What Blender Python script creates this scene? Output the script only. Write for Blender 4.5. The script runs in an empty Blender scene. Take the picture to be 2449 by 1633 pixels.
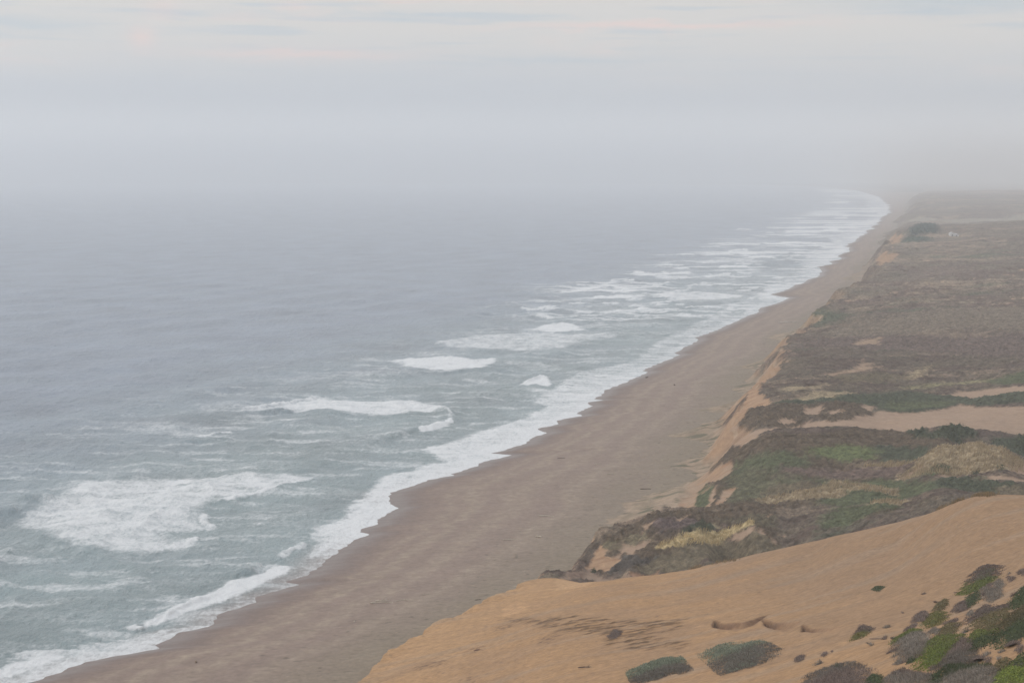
import bpy, math, random
import numpy as np
C = bpy.context.scene.collection
R = math.radians

# ------------------------------------------------------------------ camera
CAM_H = 100.0
FPX, W0, H0 = 4082.0, 2449.0, 1633.0
PITCH = math.atan((816.5 - 416.0) / FPX)
cd = bpy.data.cameras.new('camera')
cd.sensor_width = 36.0
cd.lens = FPX / W0 * 36.0
cd.clip_start = 1.0
cd.clip_end = 120000.0
cam = bpy.data.objects.new('camera', cd)
C.objects.link(cam)
cam.location = (0, 0, CAM_H)
cam.rotation_euler = (R(90) - PITCH, 0, 0)
bpy.context.scene.camera = cam

# ------------------------------------------------------------------ world
SUN_EL, SUN_AZ = R(34), R(-78)          # azimuth measured from +Y towards +X
sc = bpy.context.scene
world = bpy.data.worlds.new('World')
sc.world = world
world.use_nodes = True
nt = world.node_tree
nt.nodes.clear()


class NB:
    """small helper for node graphs"""
    def __init__(s, nt): s.nt = nt
    def n(s, typ, **kw):
        nd = s.nt.nodes.new(typ)
        for k, v in kw.items():
            if k == 'inp':
                for kk, vv in v.items():
                    if isinstance(vv, bpy.types.NodeSocket): s.nt.links.new(vv, nd.inputs[kk])
                    else: nd.inputs[kk].default_value = vv
            else: setattr(nd, k, v)
        return nd
    def m(s, op, a, b=None, c=None, clamp=False):
        nd = s.nt.nodes.new('ShaderNodeMath'); nd.operation = op; nd.use_clamp = clamp
        for i, v in enumerate((a, b, c)):
            if v is None: continue
            if isinstance(v, bpy.types.NodeSocket): s.nt.links.new(v, nd.inputs[i])
            else: nd.inputs[i].default_value = v
        return nd.outputs[0]
    def mix(s, f, a, b, blend='MIX'):
        nd = s.nt.nodes.new('ShaderNodeMix'); nd.data_type = 'RGBA'; nd.blend_type = blend
        for i, v in ((0, f), (6, a), (7, b)):
            if isinstance(v, bpy.types.NodeSocket): s.nt.links.new(v, nd.inputs[i])
            else: nd.inputs[i].default_value = v if i == 0 else (*v[:3], 1)
        return nd.outputs[2]
    def ramp(s, f, a, b, lo=0.0, hi=1.0):
        nd = s.nt.nodes.new('ShaderNodeMapRange'); nd.interpolation_type = 'SMOOTHSTEP'
        s.nt.links.new(f, nd.inputs[0])
        nd.inputs[1].default_value = a; nd.inputs[2].default_value = b
        nd.inputs[3].default_value = lo; nd.inputs[4].default_value = hi
        return nd.outputs[0]


b = NB(nt)
sky = b.n('ShaderNodeTexSky', sky_type='NISHITA', sun_disc=False, sun_elevation=SUN_EL,
          sun_rotation=SUN_AZ, altitude=50, air_density=1.0, dust_density=3.0, ozone_density=1.0)
tc = b.n('ShaderNodeTexCoord')
sep = b.n('ShaderNodeSeparateXYZ', inp={0: tc.outputs['Generated']})
X, Y, Z = sep.outputs
hyp = b.m('SQRT', b.m('ADD', b.m('MULTIPLY', X, X), b.m('MULTIPLY', Y, Y)))
el = b.m('MULTIPLY', b.m('ARCTAN2', Z, hyp), 57.2958)          # degrees
az = b.m('MULTIPLY', b.m('ARCTAN2', X, Y), 57.2958)


def layer(sx, sy, off, detail, rough=0.55):
    cx = b.n('ShaderNodeCombineXYZ', inp={0: b.m('MULTIPLY', az, sx), 1: b.m('MULTIPLY', el, sy), 2: off})
    nz = b.n('ShaderNodeTexNoise', inp={'Vector': cx.outputs[0], 'Scale': 1.0, 'Detail': detail, 'Roughness': rough, 'Distortion': 0.4})
    return nz.outputs['Fac']


def blob(a0, e0, sa, se, warp=None):
    da = b.m('DIVIDE', b.m('SUBTRACT', az, a0), sa)
    e = el if warp is None else b.m('ADD', el, warp)
    de = b.m('DIVIDE', b.m('SUBTRACT', e, e0), se)
    d2 = b.m('ADD', b.m('MULTIPLY', da, da), b.m('MULTIPLY', de, de))
    return b.m('EXPONENT', b.m('MULTIPLY', d2, -1.0))


n1 = layer(0.10, 0.75, 3.7, 5.0)
n2 = layer(0.45, 1.9, 9.1, 6.0, 0.6)
n3 = layer(0.035, 0.22, 5.2, 4.0)
n4 = layer(0.15, 2.6, 14.0, 4.0)
wob = b.m('MULTIPLY', b.m('SUBTRACT', n2, 0.5), 0.9)
# main deck of pale cloud above ~3.6 degrees, bluer veil below it
grey = (5.75, 6.15, 6.75)
pale = (7.3, 7.05, 6.8)
pink = (9.6, 6.9, 6.3)
blue = (4.6, 5.7, 6.6)
hgt = b.m('ADD', el, b.m('MULTIPLY', b.m('SUBTRACT', n1, 0.5), 1.6))
deck = b.ramp(hgt, 2.2, 4.9)
low = b.ramp(el, 2.6, 1.2)
col = b.mix(deck, b.mix(low, grey, (7.7, 8.05, 8.5)), pale)
streak = b.m('MULTIPLY', b.ramp(n4, 0.50, 0.68), deck)
col = b.mix(b.m('MULTIPLY', streak, 0.6), col, (5.2, 6.0, 6.7))
warm = b.m('MULTIPLY', b.m('MULTIPLY', b.ramp(n1, 0.50, 0.72), deck), b.ramp(n2, 0.35, 0.7))
col = b.mix(b.m('MULTIPLY', warm, 0.5), col, pink)
for (a0, e0, sa, se, c, k) in [
        (-12.1, 4.42, 0.42, 0.36, pink, 0.55), (-11.4, 5.35, 0.6, 0.3, pink, 0.3), (-7.0, 3.92, 3.2, 0.20, pink, 0.5),
        (-16.3, 4.75, 2.6, 0.33, blue, 0.55), (14.5, 5.45, 4.0, 0.33, blue, 0.6), (1.5, 3.75, 3.4, 0.16, blue, 0.28),
        (5.0, 4.85, 4.5, 0.11, pink, 0.6), (-5.0, 5.2, 6.0, 0.12, blue, 0.25), (-2.0, 5.75, 4.0, 0.12, pink, 0.35)]:
    col = b.mix(b.m('MULTIPLY', blob(a0, e0, sa, se, wob), k, clamp=True), col, c)
# overhead the cloud cover is thicker and brighter
up = b.ramp(el, 8.0, 60.0)
col = b.mix(up, col, (8.7, 9.15, 10.0))
col = b.mix(0.12, col, sky.outputs[0])
bg = b.n('ShaderNodeBackground', inp={'Color': col, 'Strength': 0.100})
b.n('ShaderNodeOutputWorld', inp={'Surface': bg.outputs[0]})

# ------------------------------------------------------------------ sun through the overcast
sd = bpy.data.lights.new('sun', 'SUN')
sd.energy = 0.7
sd.angle = R(25)
sd.color = (1.0, 0.93, 0.86)
so = bpy.data.objects.new('sun', sd)
C.objects.link(so)
so.rotation_euler = (R(90) - SUN_EL, 0, math.pi - SUN_AZ)

vs = sc.view_settings
vs.view_transform = 'Standard'; vs.look = 'None'; vs.gamma = 1.0; vs.use_curve_mapping = False
vs.exposure = 0.05
sc.render.engine = 'CYCLES'
cy = sc.cycles
cy.max_bounces = 6; cy.diffuse_bounces = 2; cy.glossy_bounces = 2
cy.volume_bounces = 3; cy.transmission_bounces = 2; cy.transparent_max_bounces = 4
cy.use_denoising = True
cy.denoiser = 'OPENIMAGEDENOISE'

# ------------------------------------------------------------------ numeric helpers
_rs = np.random.RandomState(7)
_perm = _rs.permutation(1024).astype(np.int32)
_ga = _rs.rand(1024) * 2 * np.pi
_gx, _gy = np.cos(_ga).astype(np.float32), np.sin(_ga).astype(np.float32)


def pn(x, y, seed=0):
    xi = np.floor(x).astype(np.int64); yi = np.floor(y).astype(np.int64)
    xf = (x - xi).astype(np.float32); yf = (y - yi).astype(np.float32)
    u = xf * xf * xf * (xf * (xf * 6 - 15) + 10); v = yf * yf * yf * (yf * (yf * 6 - 15) + 10)
    def g(ix, iy, fx, fy):
        h = _perm[(_perm[(ix + seed * 57) & 1023] + iy) & 1023]
        return _gx[h] * fx + _gy[h] * fy
    a = g(xi, yi, xf, yf); bb = g(xi + 1, yi, xf - 1, yf)
    c = g(xi, yi + 1, xf, yf - 1); d = g(xi + 1, yi + 1, xf - 1, yf - 1)
    return ((a + u * (bb - a)) + v * ((c + u * (d - c)) - (a + u * (bb - a)))) * 1.45


def fbm(x, y, o=4, seed=0, g=0.5):
    s = 0.0; a = 1.0; t = 0.0
    for i in range(o):
        s = s + a * pn(x * 2 ** i + 13.7 * i, y * 2 ** i - 7.3 * i, seed + i)
        t += a; a *= g
    return s / t * 1.3


def kxy(X, Y, Y0=600.0):
    """coordinates whose unit grows with distance north, so far patterns are broader than near ones"""
    r = np.maximum(Y / Y0, 1.0)
    return X / r, np.where(Y < Y0, Y, Y0 * (1 + np.log(r)))


def sst(a, b_, x):
    t = np.clip((x - a) / (b_ - a), 0, 1)
    return t * t * (3 - 2 * t)


def lerp(a, b_, t): return a + (b_ - a) * t


SP, CP = math.sin(PITCH), math.cos(PITCH)


def ray(u, v):
    """slope of the sight line through a point of the photograph: dX/dY, dZ/dY"""
    x = (np.asarray(u, float) - W0 / 2) / FPX; y = -(np.asarray(v, float) - H0 / 2) / FPX
    fy = CP + y * SP
    return x / fy, (-SP + y * CP) / fy


def at_z(u, v, z=0.0):
    a, s = ray(u, v); Y = (z - CAM_H) / s
    return a * Y, Y


def at_y(u, v, Y):
    a, s = ray(u, v)
    return a * Y, Y, CAM_H + s * Y


def seg_dist(px, py, x0, y0, x1, y1):
    dx, dy = x1 - x0, y1 - y0
    t = np.clip(((px - x0) * dx + (py - y0) * dy) / (dx * dx + dy * dy + 1e-9), 0, 1)
    return np.hypot(px - x0 - t * dx, py - y0 - t * dy), t


def poly_sd(px, py, poly):
    """signed distance, positive inside"""
    d = np.full(px.shape, 1e9); ins = np.zeros(px.shape, bool)
    n = len(poly)
    for i in range(n):
        x0, y0 = poly[i]; x1, y1 = poly[(i + 1) % n]
        d = np.minimum(d, seg_dist(px, py, x0, y0, x1, y1)[0])
        cr = ((y0 > py) != (y1 > py)) & (px < (x1 - x0) * (py - y0) / (y1 - y0 + 1e-12) + x0)
        ins ^= cr
    return np.where(ins, d, -d)


def Z_(pts, x0, y0, s): return [(x0 + p[0] * s, y0 + p[1] * s) for p in pts]


# ------------------------------------------------------------------ shoreline and bluff foot as X(Y)
WL = [(-160, 1760), (60, 1633), (205, 1583), (290, 1567), (384, 1551), (378, 1542), (396, 1530), (432, 1511), (505, 1498), (517, 1479),
      (508, 1474), (536, 1462), (608, 1440), (615, 1428), (666, 1412), (708, 1398), (688, 1392), (742, 1370), (792, 1330),
      (850, 1289), (872, 1278), (854, 1272), (900, 1250), (919, 1228), (952, 1216), (935, 1203), (931, 1190), (935, 1177), (954, 1172),
      (1000, 1157), (1022, 1147), (1087, 1137), (1073, 1133), (1145, 1114), (1140, 1108), (1229, 1088), (1175, 1084), (1215, 1073),
      (1257, 1061), (1266, 1050), (1302, 1034), (1283, 1025), (1335, 1015), (1332, 1005), (1390, 994), (1378, 988),
      (1413, 971), (1400, 962), (1448, 957), (1420, 954), (1438, 945), (1448, 932), (1479, 921), (1500, 911), (1551, 890), (1535, 886), (1575, 868),
      (1627, 849), (1612, 845), (1673, 813), (1660, 808), (1710, 791), (1745, 775), (1812, 747), (1810, 738), (1887, 713), (1838, 704), (1931, 673),
      (1969, 652), (1950, 642), (2000, 620), (2033, 594), (2024, 588), (2047, 577), (2085, 545), (2108, 522), (2128, 509), (2125, 492), (2101, 471),
      (2050, 456), (1989, 449.5), (1921, 445.5), (1770, 442), (1500, 440), (1145, 438.5), (300, 437), (-600, 436)]
_w = np.array([at_z(u, v, 0.0) for u, v in WL])
_o = np.argsort(_w[:, 1]); _wY, _wX = _w[_o, 1], _w[_o, 0]


def Xs(Y):
    n = 2.2 * (np.abs(pn(Y / 14.0, Y * 0 + 3.3, 5)) - 0.25) + 0.8 * pn(Y / 3.1, Y * 0 + 8.3, 9)
    far = sst(600, 2500, Y)
    n2 = far * 22 * (np.abs(fbm(Y / 160.0, Y * 0 + 1.3, 3, 12)) - 0.2)
    return np.interp(Y, _wY, _wX, left=None) + np.where(Y < _wY[0], (_wY[0] - Y) * -0.3, 0) + n + n2


FT = [(885, 1640, 4.0), (1195, 1470, 4.0), (1315, 1405, 4), (1396, 1362, 4), (1440, 1335, 4.0), (1560, 1240, 4.0), (1612, 1212, 4), (1645, 1160, 4), (1660, 1118, 4), (1682, 1080, 4),
      (1697, 1052, 4), (1718, 1030, 4), (1752, 1005, 4), (1775, 972, 4), (1798, 935, 4), (1832, 892, 4), (1845, 872, 4), (1900, 832, 4), (1950, 790, 4),
      (2005, 742, 4), (2040, 712, 4), (2062, 668, 4), (2085, 632, 4), (2130, 578, 4), (2158, 530, 4), (2178, 492, 4), (2200, 468, 4), (2210, 455, 4), (2190, 449, 4), (2150, 446, 4)]
_f = np.array([at_z(u, v, z) for u, v, z in FT])
_fX, _fY = _f[:, 0], _f[:, 1]
_o = np.argsort(_fY); _fX, _fY = _fX[_o], _fY[_o]
_fX = np.concatenate([[-75, -58, -40], _fX]); _fY = np.concatenate([[0, 120, 220], _fY])


def Xf(Y):
    base = np.interp(Y, _fY, _fX) + 4 * (Y > 9e9)
    k = np.clip(Y / 600.0, 0.5, 4); yk = kxy(Y, Y)[1]
    n = (6.0 * fbm(yk / 34, Y * 0 + 5.5, 3, 21) + 2.6 * fbm(yk / 9, Y * 0 + 2.5, 3, 24)) * k * sst(380, 470, Y) + 2.0 * fbm(Y / 12, Y * 0 + 4.4, 3, 27) * sst(100, 300, Y)
    far = np.maximum(0, Y - _fY[-1])
    return np.maximum(base + n, Xs(Y) + 25) * 1.0


# ------------------------------------------------------------------ land heights: control points -> thin plate surface
CT = []
def P(u, v, Y=None, z=None):
    if Y is None:
        x, Y = at_z(u, v, z); CT.append((float(x), float(Y), z))
    else:
        x, Y, zz = at_y(u, v, Y); CT.append((float(x), float(Y), float(zz)))
def Q(u, Y, z): CT.append(((u - W0 / 2) / FPX * 1.01 * Y, Y, z))
# foreground dune slope
for p in [(885, 1633, 288), (1207, 1450, 342), (1330, 1392, 366), (1050, 1633, 272), (1200, 1633, 254), (1500, 1633, 219), (1800, 1633, 186), (2100, 1633, 153), (2449, 1633, 117),
          (1150, 1520, 310), (1300, 1500, 297), (1500, 1500, 279), (1700, 1500, 259), (1900, 1500, 233), (2100, 1500, 203), (2300, 1500, 171), (2449, 1500, 149),
          (1320, 1420, 350), (1450, 1400, 343), (1650, 1400, 323), (1850, 1400, 298), (2050, 1400, 266), (2250, 1400, 229), (2449, 1400, 194),
          (1950, 1330, 320), (2150, 1300, 296), (2449, 1280, 245)]:
    P(*p)
# its crest
_cr = np.array([(1400, 1391, 367), (1520, 1379, 368), (1649, 1361, 364), (1809, 1325, 354), (1989, 1285, 338), (2100, 1260, 327), (2207, 1234, 316), (2270, 1208, 309), (2330, 1186, 303), (2449, 1186, 292), (2560, 1180, 282)], float)
for uu in np.arange(1420, 2560, 62.0):
    vv, yy = np.interp(uu, _cr[:, 0], _cr[:, 1]), np.interp(uu, _cr[:, 0], _cr[:, 2])
    P(uu, vv, yy)
    x_, y_, z_ = at_y(uu, vv, yy - 14); CT.append((float(x_), float(y_), float(z_) - 0.55))
    x_, y_, z_ = at_y(uu, vv, yy + 16); CT.append((float(x_), float(y_), float(z_) - 1.1))
    if uu > 1700:
        x_, y_, z_ = at_y(uu, vv, yy + 34); CT.append((float(x_), float(y_), float(z_) - 4.2))
# behind the crest
for p in [(2700, 200, 58), (2449, 368, 23.5), (2700, 368, 29), (2449, 85, 72), (2449, 55, 80)]:
    Q(*p)
CT += [(0, 12, 93), (0, 50, 76), (0, 100, 57), (0, 150, 44), (0, 200, 33), (-50, 60, 40), (-35, 160, 22), (-35, 220, 14), (40, 60, 80), (60, 110, 71), (20, 14, 92), (-20, 14, 84)]
# first vegetated bluff
for p in [(1440, 1284, 404), (1550, 1227, 418), (1570, 1222, 420), (1650, 1217, 423), (1850, 1214, 428), (1500, 1362, 384), (1420, 1366, 392), (1700, 1332, 386), (1600, 1300, 398),
          (1750, 1268, 409), (1800, 1300, 393), (1950, 1258, 398), (2100, 1216, 400), (2250, 1180, 398)]:
    P(*p)
Q(1650, 440, 11.0); Q(1850, 442, 12.5); Q(1540, 436, 9.0)
# main mound, grass hill, corridors
for p in [(1850, 1032, 508), (1950, 1029, 510), (2040, 1027, 510), (2200, 1038, 503), (2290, 1020, 510), (2360, 1045, 500), (1850, 1100, 478), (2000, 1130, 468), (2000, 1180, 446), (1800, 1190, 452),
          (1720, 1180, 462), (1760, 1130, 486), (1750, 1078, 512), (1790, 1052, 512), (2320, 1056, 453), (2260, 1068, 456), (2400, 1076, 452), (2200, 1105, 455), (2300, 1120, 438), (2449, 1130, 428), (2200, 1148, 436), (2150, 1190, 424),
          (2300, 1160, 420), (2449, 1160, 412)]:
    P(*p)
Q(2320, 478, 19.5); Q(2449, 478, 20)
for p in [(1790, 1036, 18), (1900, 1018, 19), (2100, 1008, 20), (2300, 1000, 21), (2449, 990, 22), (1830, 1000, 20), (1880, 968, 22), (2100, 960, 21), (2449, 960, 23),
          (1830, 930, 21), (1870, 890, 21), (1900, 860, 22), (2100, 860, 22), (2449, 865, 23), (2300, 933, 20), (1960, 815, 20), (2200, 800, 24), (2449, 800, 25),
          (2060, 730, 22), (2250, 720, 25), (2449, 720, 26), (2100, 660, 24), (2300, 650, 26), (2449, 640, 28), (2150, 600, 26), (2300, 590, 28), (2449, 580, 30),
          (2190, 556, 30), (2300, 545, 32), (2449, 532, 33), (2210, 505, 22), (2449, 500, 24), (2215, 478, 30), (2330, 465, 32), (2449, 457, 34)]:
    P(p[0], p[1], z=p[2])
Q(2200, 2700, 16); Q(2449, 2950, 16); Q(2250, 9000, 12); Q(2449, 9500, 12); Q(2449, 14000, 10); Q(2200, 12000, 8); Q(2800, 5000, 30); Q(2800, 2000, 34); Q(2800, 900, 28); Q(2800, 500, 30)
_ct = np.array(CT)


def tps_xy(X, Y): return X / Y * 6.0, np.log(Y) * 1.6
_cx, _cy2 = tps_xy(_ct[:, 0], _ct[:, 1])
def _k(r2): return np.where(r2 > 1e-12, 0.5 * r2 * np.log(np.maximum(r2, 1e-12)), 0)
_n = len(_ct)
_K = _k((_cx[:, None] - _cx) ** 2 + (_cy2[:, None] - _cy2) ** 2) + np.eye(_n) * 0.0005
_Pm = np.stack([np.ones(_n), _cx, _cy2], 1)
_A = np.block([[_K, _Pm], [_Pm.T, np.zeros((3, 3))]])
_sol = np.linalg.solve(_A, np.concatenate([_ct[:, 2], [0, 0, 0]]))
_ga_, _gb_ = np.linspace(-6.0, 6.0, 420), np.linspace(math.log(10) * 1.6, math.log(16000) * 1.6, 700)
_GA, _GB = np.meshgrid(_ga_, _gb_, indexing='ij')
_G = np.zeros(_GA.shape)
for i in range(_n): _G += _sol[i] * _k((_GA - _cx[i]) ** 2 + (_GB - _cy2[i]) ** 2)
_G += _sol[_n] + _sol[_n + 1] * _GA + _sol[_n + 2] * _GB


def ztop(X, Y):
    Yc = np.maximum(Y, 10.5)
    a, c = tps_xy(X, Yc)
    fa = np.clip((a - _ga_[0]) / (_ga_[1] - _ga_[0]), 0, len(_ga_) - 1.001)
    fb = np.clip((c - _gb_[0]) / (_gb_[1] - _gb_[0]), 0, len(_gb_) - 1.001)
    i, j = fa.astype(int), fb.astype(int); s, t = fa - i, fb - j
    return (_G[i, j] * (1 - s) + _G[i + 1, j] * s) * (1 - t) + (_G[i, j + 1] * (1 - s) + _G[i + 1, j + 1] * s) * t


def beach_z(X, Y):
    xs, xf = Xs(Y), Xf(Y)
    q = (X - xs) / np.maximum(xf - xs, 20)
    z = np.where(q < 0, q * 6, 3.6 * (1 - (1 - np.clip(q, 0, 1)) ** 1.6) + np.clip(q - 1, 0, 1) * 0.3)
    z = z + 0.10 * fbm(X / 9, Y / 16, 3, 31) * np.clip(q * 4, 0, 1)
    return z, q


def cliff_w(Y):
    k = np.clip(Y / 600.0, 0.7, 4)
    base = np.interp(Y, [370, 430, 448, 520, 560, 640, 760, 900], [7, 8, 15, 17, 11, 15, 13, 9]) + 3 * fbm(Y / 20, Y * 0 + 2.2, 2, 44) + 3.5 * fbm(Y / 6, Y * 0 + 7.2, 2, 47)
    base = base + 8 * np.exp(-((Y - 538) / 14) ** 2)
    return np.maximum(base, 3) * k


FANS = [(492, 15, 19), (470, 7, 9), (566, 9, 11), (628, 14, 13), (655, 8, 10), (700, 16, 14), (765, 9, 16), (850, 10, 24), (1020, 16, 40), (1250, 14, 60), (1600, 22, 90)]


def fan_w(Y):
    w = 1.5 + 1.5 * np.clip(fbm(Y / 6, Y * 0 + 3.1, 3, 50), -.5, 1)
    for y0, wd, sp in FANS: w = w + wd * np.exp(-((Y - y0) / sp) ** 2) * (1 + .25 * pn(Y / 3, Y * 0 + 6.1, 52))
    return np.maximum(w, 1.0) * sst(374, 384, Y) + 0.4


def land_z(X, Y, want=False):
    zb, q = beach_z(X, Y)
    xf = Xf(Y)
    d = X - xf
    fw = fan_w(Y)
    hT = np.minimum(fw * 0.24, 4.2)
    toe = np.clip((d + fw) / fw, 0, 1)
    zb = zb + hT * toe ** 1.7
    w = cliff_w(Y)
    zt = np.maximum(ztop(X, Y), 5.0)
    zt = np.where(X > .33 * Y + 8, np.minimum(zt, np.maximum(86 - .10 * Y, 36)), zt)
    zt = np.where(Y < 60, np.minimum(zt, 97.5 - 0.36 * Y + np.maximum(Y - 45, 0) * 1.0), zt)
    t = np.clip(d / w, 0, 1)
    rise = lerp(t, t * t * (3 - 2 * t), 0.6)
    rise = lerp(rise, np.clip(d / (w * 0.6), 0, 1) ** 0.8, sst(385, 368, Y))
    z = zb + (zt - zb) * rise
    if want: return z, q, d, w, t
    return z


_ys = np.exp(np.linspace(math.log(60), math.log(9000), 2600))


def hit(u, v, lo=60, hi=9000):
    """where the sight line meets the land"""
    a, s = ray(u, v)
    ys = _ys[(_ys >= lo) & (_ys <= hi)]
    h = CAM_H + s * ys - land_z(a * ys, ys)
    i = np.nonzero(h <= 0)[0]
    j = i[0] if len(i) else int(np.argmin(h / ys))
    y = ys[j]
    if len(i) and j > 0:
        f = h[j - 1] / (h[j - 1] - h[j]); y = ys[j - 1] + f * (ys[j] - ys[j - 1])
    return float(a * y), float(y)


# ------------------------------------------------------------------ materials
def mat(name):
    m = bpy.data.materials.new(name); m.use_nodes = True
    t = m.node_tree; t.nodes.clear(); bb = NB(t)
    return m, bb


def out(bb, sh): bb.n('ShaderNodeOutputMaterial', inp={'Surface': sh})


def surf_mat(name, rough=0.9, spec=0.2, n_scale=1.5, n_amt=0.25, bump=0.3, bdist=0.15, grain=9.0, attr='Col', rough_attr=False, stretch=(1, 1, 1), cov=False):
    m, bb = mat(name)
    at = bb.n('ShaderNodeAttribute', attribute_name=attr)
    geo = bb.n('ShaderNodeNewGeometry')
    vm = bb.n('ShaderNodeVectorMath', operation='MULTIPLY', inp={0: geo.outputs['Position'], 1: stretch})
    a = bb.n('ShaderNodeTexNoise', inp={'Vector': vm.outputs[0], 'Scale': n_scale, 'Detail': 6.0, 'Roughness': 0.62})
    c = bb.n('ShaderNodeTexNoise', inp={'Vector': vm.outputs[0], 'Scale': grain, 'Detail': 3.0, 'Roughness': 0.6})
    mm = bb.m('ADD', bb.m('MULTIPLY', a.outputs[0], 0.7), bb.m('MULTIPLY', c.outputs[0], 0.3))
    f = bb.ramp(mm, 0.3, 0.7, 1 - n_amt, 1 + n_amt)
    if cov:
        cv = bb.ramp(bb.n('ShaderNodeAttribute', attribute_name='Cov').outputs['Fac'], 0.02, 0.35, 0.22, 1.0)
        f = bb.m('ADD', 1.0, bb.m('MULTIPLY', bb.m('SUBTRACT', f, 1.0), cv))
    col = bb.mix(1.0, at.outputs['Color'], bb.n('ShaderNodeCombineXYZ', inp={0: f, 1: f, 2: f}).outputs[0], 'MULTIPLY')
    bp = bb.n('ShaderNodeBump', inp={'Height': mm, 'Strength': bump, 'Distance': bdist})
    ro = rough
    if rough_attr: ro = bb.n('ShaderNodeAttribute', attribute_name='Rough').outputs['Fac']
    pr = bb.n('ShaderNodeBsdfPrincipled', inp={'Base Color': col, 'Roughness': ro, 'Specular IOR Level': spec, 'Normal': bp.outputs[0]})
    out(bb, pr.outputs[0])
    return m


def sea_mat():
    m, bb = mat('sea_water')
    at = bb.n('ShaderNodeAttribute', attribute_name='Col')
    fo = bb.n('ShaderNodeAttribute', attribute_name='Foam')
    geo = bb.n('ShaderNodeNewGeometry')
    pos = geo.outputs['Position']
    def nz(sc_, st, det, rough=0.6):
        vm = bb.n('ShaderNodeVectorMath', operation='MULTIPLY', inp={0: pos, 1: st})
        return bb.n('ShaderNodeTexNoise', inp={'Vector': vm.outputs[0], 'Scale': sc_, 'Detail': det, 'Roughness': rough, 'Distortion': 0.3}).outputs[0]
    lace = nz(0.9, (1.0, 0.55, 1), 7.0, 0.7)
    lace2 = nz(0.16, (1.0, 0.5, 1), 5.0, 0.65)
    f0 = fo.outputs['Fac']
    t = bb.m('ADD', f0, bb.m('ADD', bb.m('MULTIPLY', bb.m('SUBTRACT', lace, 0.5), 1.45), bb.m('MULTIPLY', bb.m('SUBTRACT', lace2, 0.5), 0.9)))
    ff = bb.m('MULTIPLY', bb.ramp(t, 0.20, 1.15, 0.0, 0.97), bb.ramp(f0, 0.02, 0.25))
    w1 = nz(0.10, (1.0, 0.75, 1), 3.0)
    w2 = nz(0.42, (1.0, 0.6, 1), 4.0, 0.65)
    w3 = nz(1.7, (1.0, 0.6, 1), 3.0, 0.6)
    hh = bb.m('ADD', bb.m('MULTIPLY', w1, 1.1), bb.m('ADD', bb.m('MULTIPLY', w2, 0.75), bb.m('MULTIPLY', w3, 0.22)))
    bp = bb.n('ShaderNodeBump', inp={'Height': hh, 'Strength': 1.0, 'Distance': 1.7})
    bp2 = bb.n('ShaderNodeBump', inp={'Height': lace, 'Strength': 1.0, 'Distance': 0.6})
    wat = bb.n('ShaderNodeBsdfPrincipled', inp={'Base Color': at.outputs['Color'], 'Roughness': 0.3, 'IOR': 1.333, 'Normal': bp.outputs[0]})
    foam = bb.n('ShaderNodeBsdfPrincipled', inp={'Base Color': (0.84, 0.85, 0.84, 1), 'Roughness': 0.9, 'Specular IOR Level': 0.15, 'Normal': bp2.outputs[0]})
    mx = bb.n('ShaderNodeMixShader', inp={0: ff, 1: wat.outputs[0], 2: foam.outputs[0]})
    out(bb, mx.outputs[0])
    return m


def grid_mesh(name, X, Y, Zv, m, cols=None, attrs=None, parent=None, label=None, cat=None, kind=None):
    r, c = X.shape
    co = np.stack([X, Y, Zv], -1).reshape(-1, 3).astype(np.float32)
    idx = np.arange(r * c, dtype=np.int32).reshape(r, c)
    f = np.stack([idx[:-1, :-1], idx[:-1, 1:], idx[1:, 1:], idx[1:, :-1]], -1).reshape(-1, 4)
    return raw_mesh(name, co, f, m, cols.reshape(-1, 3) if cols is not None else None, {k: v.reshape(-1) for k, v in (attrs or {}).items()}, kind=kind)


def raw_mesh(name, co, f, m, cols=None, attrs=None, kind=None, parent=None, smooth=True):
    me = bpy.data.meshes.new(name)
    nv, nf, k = len(co), len(f), f.shape[1]
    me.vertices.add(nv); me.vertices.foreach_set('co', np.ascontiguousarray(co, np.float32).ravel())
    me.loops.add(nf * k); me.loops.foreach_set('vertex_index', np.ascontiguousarray(f, np.int32).ravel())
    me.polygons.add(nf)
    me.polygons.foreach_set('loop_start', np.arange(0, nf * k, k, dtype=np.int32))
    me.polygons.foreach_set('loop_total', np.full(nf, k, np.int32))
    me.polygons.foreach_set('use_smooth', np.full(nf, smooth, bool))
    me.update(calc_edges=True)
    if cols is not None:
        a = me.attributes.new('Col', 'FLOAT_COLOR', 'POINT')
        cc = np.ones((nv, 4), np.float32); cc[:, :3] = cols
        a.data.foreach_set('color', cc.ravel())
    for kx, v in (attrs or {}).items():
        a = me.attributes.new(kx, 'FLOAT', 'POINT'); a.data.foreach_set('value', v.astype(np.float32))
    me.materials.append(m)
    o = bpy.data.objects.new(name, me); C.objects.link(o)
    if kind: o['kind'] = kind
    if parent: o.parent = parent
    return o


def tag(o, label, cat, group=None, kind=None):
    o['label'] = label; o['category'] = cat
    if group: o['group'] = group
    if kind: o['kind'] = kind
    return o


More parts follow.
